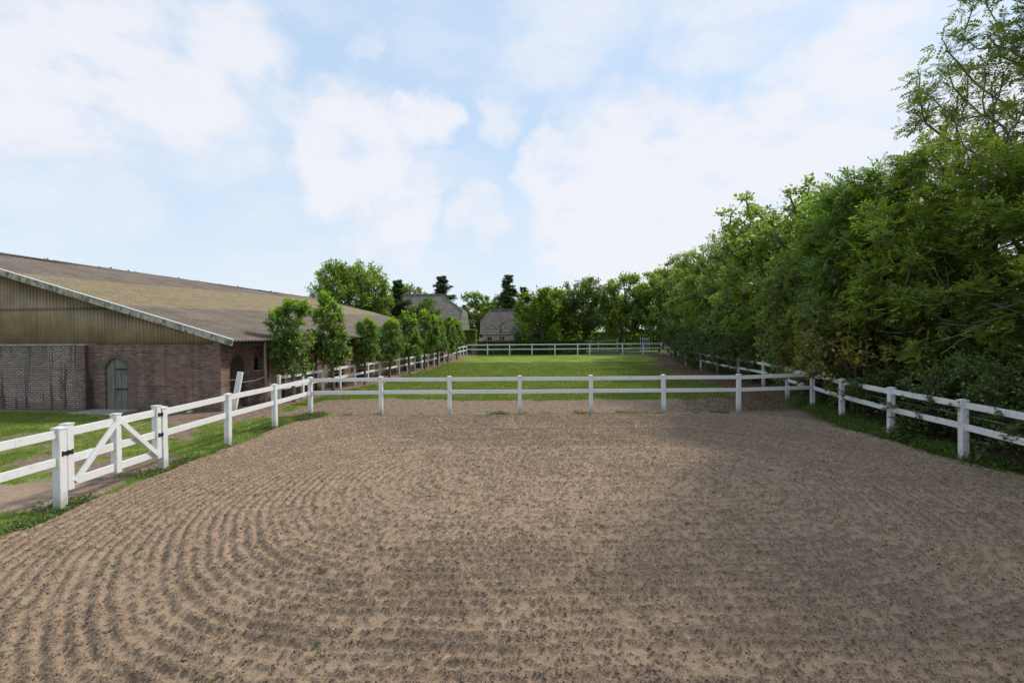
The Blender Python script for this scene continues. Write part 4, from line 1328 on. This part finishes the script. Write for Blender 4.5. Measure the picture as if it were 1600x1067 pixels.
mid_b = make_tree('mid_b', 63, 8.6, 3.0, 1.0, lobes=13, clumps=200, twigs=9, per=7, kind='broad', L=0.215, tr=0.22, leaf='leaf_dark', bark='bark_dark', rc=0.6, low=True, shape=0.4)
mid_c = make_tree('mid_c', 74, 8.4, 2.8, 0.9, lobes=12, clumps=180, twigs=10, per=10, kind='narrow', L=0.22, tr=0.2, leaf='leaf_willow', rc=0.6, stems=3, low=True, shape=0.35)
place('ash_tree', ash_b, 13.0, 16.2, 'light green ash tree between the seed-hung ash and the tallest mass of leaves', group=GR, rz=1.0, sc=0.98)
place('leafy_tree', mid_a, 14.2, 19.4, 'broad mid-green tree forming the tall shoulder of the right tree row', group=GR)
place('leafy_tree', mid_a, 14.3, 23.8, 'tree whose rounded top rises just left of the tall shoulder tree', group=GR, rz=3.3, sc=1.15, scz=1.13)
place('willow_tree', mid_c, 12.7, 18.6, 'light green narrow-leaved tree leaning over the right end of the cross fence', group=GR, rz=2.0, sc=0.78)
place('leafy_tree', mid_a, 15.8, 27.2, 'rounded mid-green tree where the row starts to drop in height', group=GR, rz=2.2, sc=0.92, scz=1.08)
place('willow_tree', mid_c, 15.6, 31.0, 'pale yellow-green tree halfway down the right row', group=GR, rz=0.5, sc=1.0, scz=1.2)
place('leafy_tree', mid_b, 16.6, 35.0, 'dark upright tree behind the pale yellow-green tree', group=GR, rz=3.0, sc=1.0, scz=1.15)
place('leafy_tree', mid_a, 17.6, 40.0, 'mid-green tree above the far end of the overgrown fence', group=GR, rz=4.0, sc=1.05, scz=1.15)
place('willow_tree', mid_c, 18.4, 45.0, 'narrow-leaved tree near the far right paddock corner', group=GR, rz=1.4, sc=1.15, scz=1.27)
place('leafy_tree', mid_b, 19.6, 50.5, 'dark tree standing just right of the far paddock corner', group=GR, rz=5.0, sc=1.2, scz=1.3)
place('ash_tree', ash_big, 13.4, 8.4, 'ash tree mostly out of frame on the right, added for its shade on the sand', group=GR, rz=2.6, sc=0.70)  # added mostly out of view to cast shade on the near right sand
yel = make_tree('yellowing', 88, 3.6, 1.9, 0.7, lobes=9, clumps=110, twigs=9, per=9, kind='broad', L=0.12, tr=0.06, leaf='leaf_yellow', rc=0.42, stems=4, low=True, shape=0.4)
place('hazel_bush', yel, 11.3, 14.6, 'hazel bush with yellowing and brown leaves behind the right fence', 'bush', crown_name='foliage', zoff=0.25, sc=1.0)
place('hazel_bush', yel, 12.0, 17.4, 'smaller brownish bush left of the yellowing hazel', 'bush', crown_name='foliage', rz=2, sc=0.8)

# dark undergrowth hedge along the right fence: individual bushes
bush = [make_tree('bush%d' % s, 100 + s, 2.5, 1.35, 0.15, lobes=8, clumps=90, twigs=8, per=10, kind='broad', L=0.085, tr=0.035, leaf='leaf_ivy', bark='bark_dark', rc=0.36, stems=5, low=True, shape=0.3, fill=0.5) for s in range(3)]
ORD = ['first', 'second', 'third', 'fourth', 'fifth', 'sixth', 'seventh', 'eighth', 'ninth', 'tenth', 'eleventh', 'twelfth', 'thirteenth', 'fourteenth', 'fifteenth', 'sixteenth', 'seventeenth', 'eighteenth', 'nineteenth', 'twentieth', 'twenty-first', 'twenty-second', 'twenty-third', 'twenty-fourth', 'twenty-fifth', 'twenty-sixth', 'twenty-seventh', 'twenty-eighth', 'twenty-ninth', 'thirtieth']
rr = random.Random(12)
yy = 4.2; i = 0
while yy < 54:
    x = float(right_fence_x(yy)) + 1.25 + rr.uniform(-0.15, 0.35)
    if yy > 23: x -= 0.75
    if yy > 44: x += 0.5
    lowk = 0.72 if yy < 17 else 1.0
    place('hedge_bush', bush[i % 3], x, yy, '%s dark bush from the near end of the hedge behind the right fence' % ORD[i], 'bush', 'dark bushes behind the right fence', rr.uniform(0, 6.28), rr.uniform(0.85, 1.15), rr.uniform(0.95, 1.3) * lowk, 'foliage')
    yy += 1.55 if yy < 26 else 2.3; i += 1
yy = 5.0; i = 0
bush2 = make_tree('bush_tall', 130, 4.6, 1.7, 0.3, lobes=10, clumps=120, twigs=8, per=9, kind='broad', L=0.13, tr=0.05, leaf='leaf_dark', bark='bark_dark', rc=0.48, stems=4, low=True, shape=0.3, fill=0.5)
while yy < 54:
    x = float(right_fence_x(yy)) + 3.1 + rr.uniform(-0.2, 0.4)
    if yy > 23: x -= 0.6
    place('tall_bush', bush2, x, yy, '%s tall dark bush from the near end, in the rank behind the hedge' % ORD[i], 'bush', 'tall bushes behind the hedge', rr.uniform(0, 6.28), rr.uniform(0.9, 1.15), rr.uniform(0.85, 1.15) * (0.7 if yy < 14 else 1), 'foliage')
    yy += 2.5; i += 1

# --- clipped lime trees along the barn
GL = 'row of clipped trees along the barn'
lime = [make_tree('lime%d' % s, 200 + s, 4.35, 0.90, 0.95, lobes=15, clumps=105, twigs=9, per=9, kind='broad', L=0.12, tr=0.085, leaf='leaf_lime', rc=0.36, shape=0.3, tip=20, droop=0.0, trunk_frac=0.75) for s in range(3)]
spots = [(2.4, 0.98, 1.0), (5.7, 1.18, 1.12), (9.2, 0.90, 0.88), (12.8, 1.0, 0.90), (16.6, 1.08, 1.04), (20.2, 1.2, 1.10), (23.8, 1.1, 1.0), (27.4, 0.98, 1.02), (31.0, 1.0, 1.0)]
ln = ['nearest clipped tree of the row, right behind the wooden stake', 'tallest clipped tree of the row with bright yellow-green shoots', 'third clipped tree of the row, shorter than the tall second one', 'fourth clipped tree of the row, slim and dark',
      'fifth clipped tree of the row with yellow-green top', 'sixth clipped tree of the row with yellow-green top', 'seventh clipped tree of the row, below the farmhouse roof', 'eighth clipped tree of the row, near the end of the barn', 'last and farthest clipped tree of the row by the barn']
for i, (s_, sc, sz_) in enumerate(spots):
    lt = place('lime_tree', lime[i % 3], -9.62 + 0.124 * s_, 17.0 + 0.992 * s_, ln[i], group=GL, rz=i * 1.7, sc=sc * 0.93, scz=sz_)
    lt.rotation_euler = (R([1.5, -2, 2.5, 0, -1.5, 2, 1, -2, 0][i]), R([-1, 2, -2.5, 1.5, 0, -2, 2, 1, -1][i]), i * 1.7)

# --- far trees
walnut = make_tree('walnut', 301, 13.0, 6.4, 3.0, lobes=28, clumps=420, twigs=9, per=9, kind='broad', L=0.32, tr=0.4, leaf='leaf_mid', rc=1.1, shape=0.45, fill=0.3, twig_r=0.015)
place('walnut_tree', walnut, -19.2, 53.5, 'large round-headed tree rising behind the far end of the barn roof', sc=0.80, scz=0.84)
con = make_conifer('conifer_a', 311, 11.0, 2.6, irregular=0.3, L=0.36, dens=1.7)
con2 = make_conifer('conifer_b', 312, 11.5, 2.3, irregular=0.5, whorls=26, L=0.38, dens=1.8)
GC = 'dark conifers beyond the paddock'
place('conifer', con, -14.0, 56.0, 'dark slim conifer just right of the large round tree', group=GC, sc=1.1, scz=0.86)
far_a = make_tree('far_a', 321, 10.0, 3.6, 1.5, lobes=11, clumps=120, twigs=8, per=8, kind='broad', L=0.36, tr=0.25, leaf='leaf_mid', rc=0.9, shape=0.4, low=True, twig_r=0.015)
far_b = make_tree('far_b', 322, 9.0, 3.9, 1.2, lobes=12, clumps=130, twigs=8, per=8, kind='broad', L=0.34, tr=0.25, leaf='leaf_maple', rc=0.85, shape=0.4, low=True, twig_r=0.012)
far_c = make_tree('far_c', 323, 9.6, 3.5, 1.6, lobes=12, clumps=130, twigs=8, per=8, kind='broad', L=0.32, tr=0.22, leaf='leaf_dark', bark='bark_dark', rc=0.85, shape=0.4, twig_r=0.012)
place('leafy_tree', far_a, -17.0, 78.0, 'small tree top peeping over the left end of the farmhouse ridge', sc=1.05, scz=1.13)
place('conifer', con, -13.0, 85.0, 'pointed conifer behind the right end of the farmhouse ridge', group=GC, sc=1.75, scz=1.25)
place('round_bush', far_c, -10.8, 56.5, 'dense round dark tree in front of the farmhouse roof', sc=0.85, scz=0.75)
GF = 'trees behind the cottage and far fence'
place('leafy_tree', far_a, -6.0, 80.0, 'mid-green tree in the gap between farmhouse and cottage', group=GF, sc=1.0, rz=1)
place('conifer', con2, -9.0, 86.0, 'small dark conifer at the right edge of the farmhouse roof', group=GC, sc=1.0, scz=0.72)
place('leafy_tree', far_c, -2.2, 84.0, 'dark tree left of the tall conifer pair behind the cottage', group=GF, sc=1.0, scz=1.08)
place('conifer', con2, -0.6, 78.0, 'tallest dark conifer with a ragged top behind the cottage', group=GC, sc=1.7, scz=1.12)
place('conifer', con, 2.2, 80.0, 'conifer just right of the tallest one behind the cottage', group=GC, sc=1.4, scz=1.0, rz=2)
place('maple_tree', far_b, 3.9, 59.2, 'bright yellow-green maple behind the middle of the far fence', group=GF, sc=0.98, scz=0.92)
place('maple_tree', far_b, 6.4, 64.0, 'second yellow-green maple half behind the brightest one', group=GF, sc=0.9, scz=0.98, rz=2.5)
place('dark_maple', far_c, 9.6, 60.0, 'dark round-topped maple right of the yellow-green maple', group=GF, sc=0.97, scz=1.05)
place('leafy_tree', far_a, 14.6, 61.0, 'light green tree with its trunk showing beside the asphalt yard', group=GF, sc=0.9, scz=1.06, rz=3)
place('leafy_tree', far_a, 19.5, 60.0, 'mid-green tree behind the far right paddock corner', group=GF, sc=1.05, scz=1.12, rz=4)
place('dark_maple', far_c, 23.0, 57.0, 'dark tree at the back of the far right corner', group=GF, sc=1.1, scz=1.12, rz=1)
place('leafy_tree', far_a, 23.0, 70.0, 'tree closing the view behind the field gate', group=GF, sc=1.2, scz=1.2, rz=2)
place('leafy_tree', far_c, 12.0, 82.0, 'far dark tree closing the view beyond the asphalt yard', group=GF, sc=1.3, scz=0.9, rz=2)
for i, (x, y, s_) in enumerate([(-28, 95, 1.1), (-20, 98, 1.0), (-5, 98, 1.1), (5, 95, 1.1), (20, 92, 1.3), (31, 80, 1.3), (38, 66, 1.3), (34, 50, 1.3), (30, 38, 1.2), (27, 28, 1.1)]):
    place('leafy_tree', far_a if i % 2 else far_c, x, y, '%s tree from the left in the hidden rank closing the horizon' % ORD[i], group='rank of trees closing the horizon', rz=i, sc=s_, scz=s_ * 0.85)
# low far hedge, trimmed box
def hedge(name, x0, x1, y0, y1, h, label, n, L=0.12, leaf='leaf_dark', seed=1):
    rng = np.random.default_rng(seed)
    c = rng.uniform((x0, y0, 0.0), (x1, y1, h), (n, 3))
    c[:, 2] = np.where(rng.random(n) < 0.35, h + rng.normal(0, 0.04, n), c[:, 2])
    c[:, 1] = np.where(rng.random(n) < 0.5, y0 + rng.normal(0, 0.05, n), c[:, 1])
    z0 = gz(c[:, 0], c[:, 1])
    pos = c + np.stack([0 * z0, 0 * z0, z0], 1)
    d = unit(rng.normal(0, 1, (n, 3)) + np.array([0, -0.4, 0.5])); nr = unit(rng.normal(0, .5, (n, 3)) + np.array([0, -0.3, 1]))
    L_ = L * rng.uniform(0.6, 1.3, n)
    V = leaves_mesh(pos, d, nr, L_, L_ * 0.7)
    root = thing(name, ((x0 + x1) / 2, (y0 + y1) / 2, gzf((x0 + x1) / 2, y0)), label, 'hedge')
    V = V - np.array(root.location)
    link('foliage', np_mesh(name, V, np.arange(len(V)).reshape(-1, 4), [M[leaf]]), root)
    core = MB()
    k = max(2, int((x1 - x0) / 0.7))
    for q in range(k):
        xx = x0 + (q + .5) * (x1 - x0) / k - root.location.x
        core.tube([(xx, 0, 0), (xx + 0.05, 0.05, h * 0.85)], [0.04, 0.02], 5)
    core.build('stems', M['bark_dark'], root)
    return root


hedge('low_hedge', -4.3, 9.0, 56.2, 57.8, 1.55, 'low dark hedge running behind the far white fence', 26000, 0.15, seed=3)
hedge('clipped_hedge', -6.6, -4.6, 58.6, 60.5, 3.0, 'upright clipped hedge between the barn row and the cottage', 9000, 0.16, 'leaf_mid', 4)
hedge('clipped_hedge', -7.8, -6.7, 57.5, 59.0, 2.9, 'darker clipped hedge beside the last tree of the barn row', 7000, 0.16, 'leaf_dark', 5)

hedge('field_hedge', 7.5, 30.0, 71.0, 73.0, 2.6, 'mid-green hedge beyond the asphalt yard', 26000, 0.26, 'leaf_mid', 6)
# bare tree in front of the cottage
def bare_tree(seed, height, spread, n=60):
    rng = np.random.default_rng(seed)
    a = rng.uniform(0, 2 * np.pi, n); r_ = spread * np.sqrt(rng.random(n))
    C = np.stack([np.cos(a) * r_, np.sin(a) * r_, height * (1 - 0.35 * (r_ / spread) ** 2) * rng.uniform(0.75, 1.0, n)], 1)
    N, P, r, e, ends = skeleton(rng, height, height * 0.35, 0.12, C, (0, 0), 1, spread)
    V1, F1 = edge_tubes(N[P[e]], N[e], np.maximum(np.minimum(r[P[e]], r[e] * 1.6), .014), np.maximum(r[e], 0.014), 5)
    return np_mesh('bare_tree', V1, F1, [M['bark_ash']], True)


bt = thing('bare_tree', (-1.35, 57.4, 0.34), 'bare leafless tree with spreading branches before the cottage', 'tree')
link('branches', bare_tree(7, 5.4, 2.4, 90), bt)
# dead tangle of pale branches inside the near ash
bt = thing('bare_branches', (11.6, 10.9, 1.2), 'tangle of pale bare branches sticking out of the near ash', 'branches')
rng = np.random.default_rng(91)
for k in range(34):
    A, B = [], []
    p0 = np.array([rng.uniform(0.2, 2.2), rng.uniform(-1.0, 1.6), rng.uniform(1.6, 2.6)])
    d = np.array([-0.9, rng.normal(0, .35), rng.normal(0.0, .22)])
    q = p0
    for s_ in range(6):
        d = unit(d + rng.normal(0, .16, 3) + np.array([0, 0, 0.04])); q2 = q + d * 0.28
        A.append(q); B.append(q2); q = q2
    A = np.array(A); B = np.array(B)
    V, F = edge_tubes(A, B, np.full(len(A), 0.013), np.full(len(A), 0.010), 5)
    link('branch', np_mesh('bare_branch', V, F, [M['bark_ash']], True), bt)
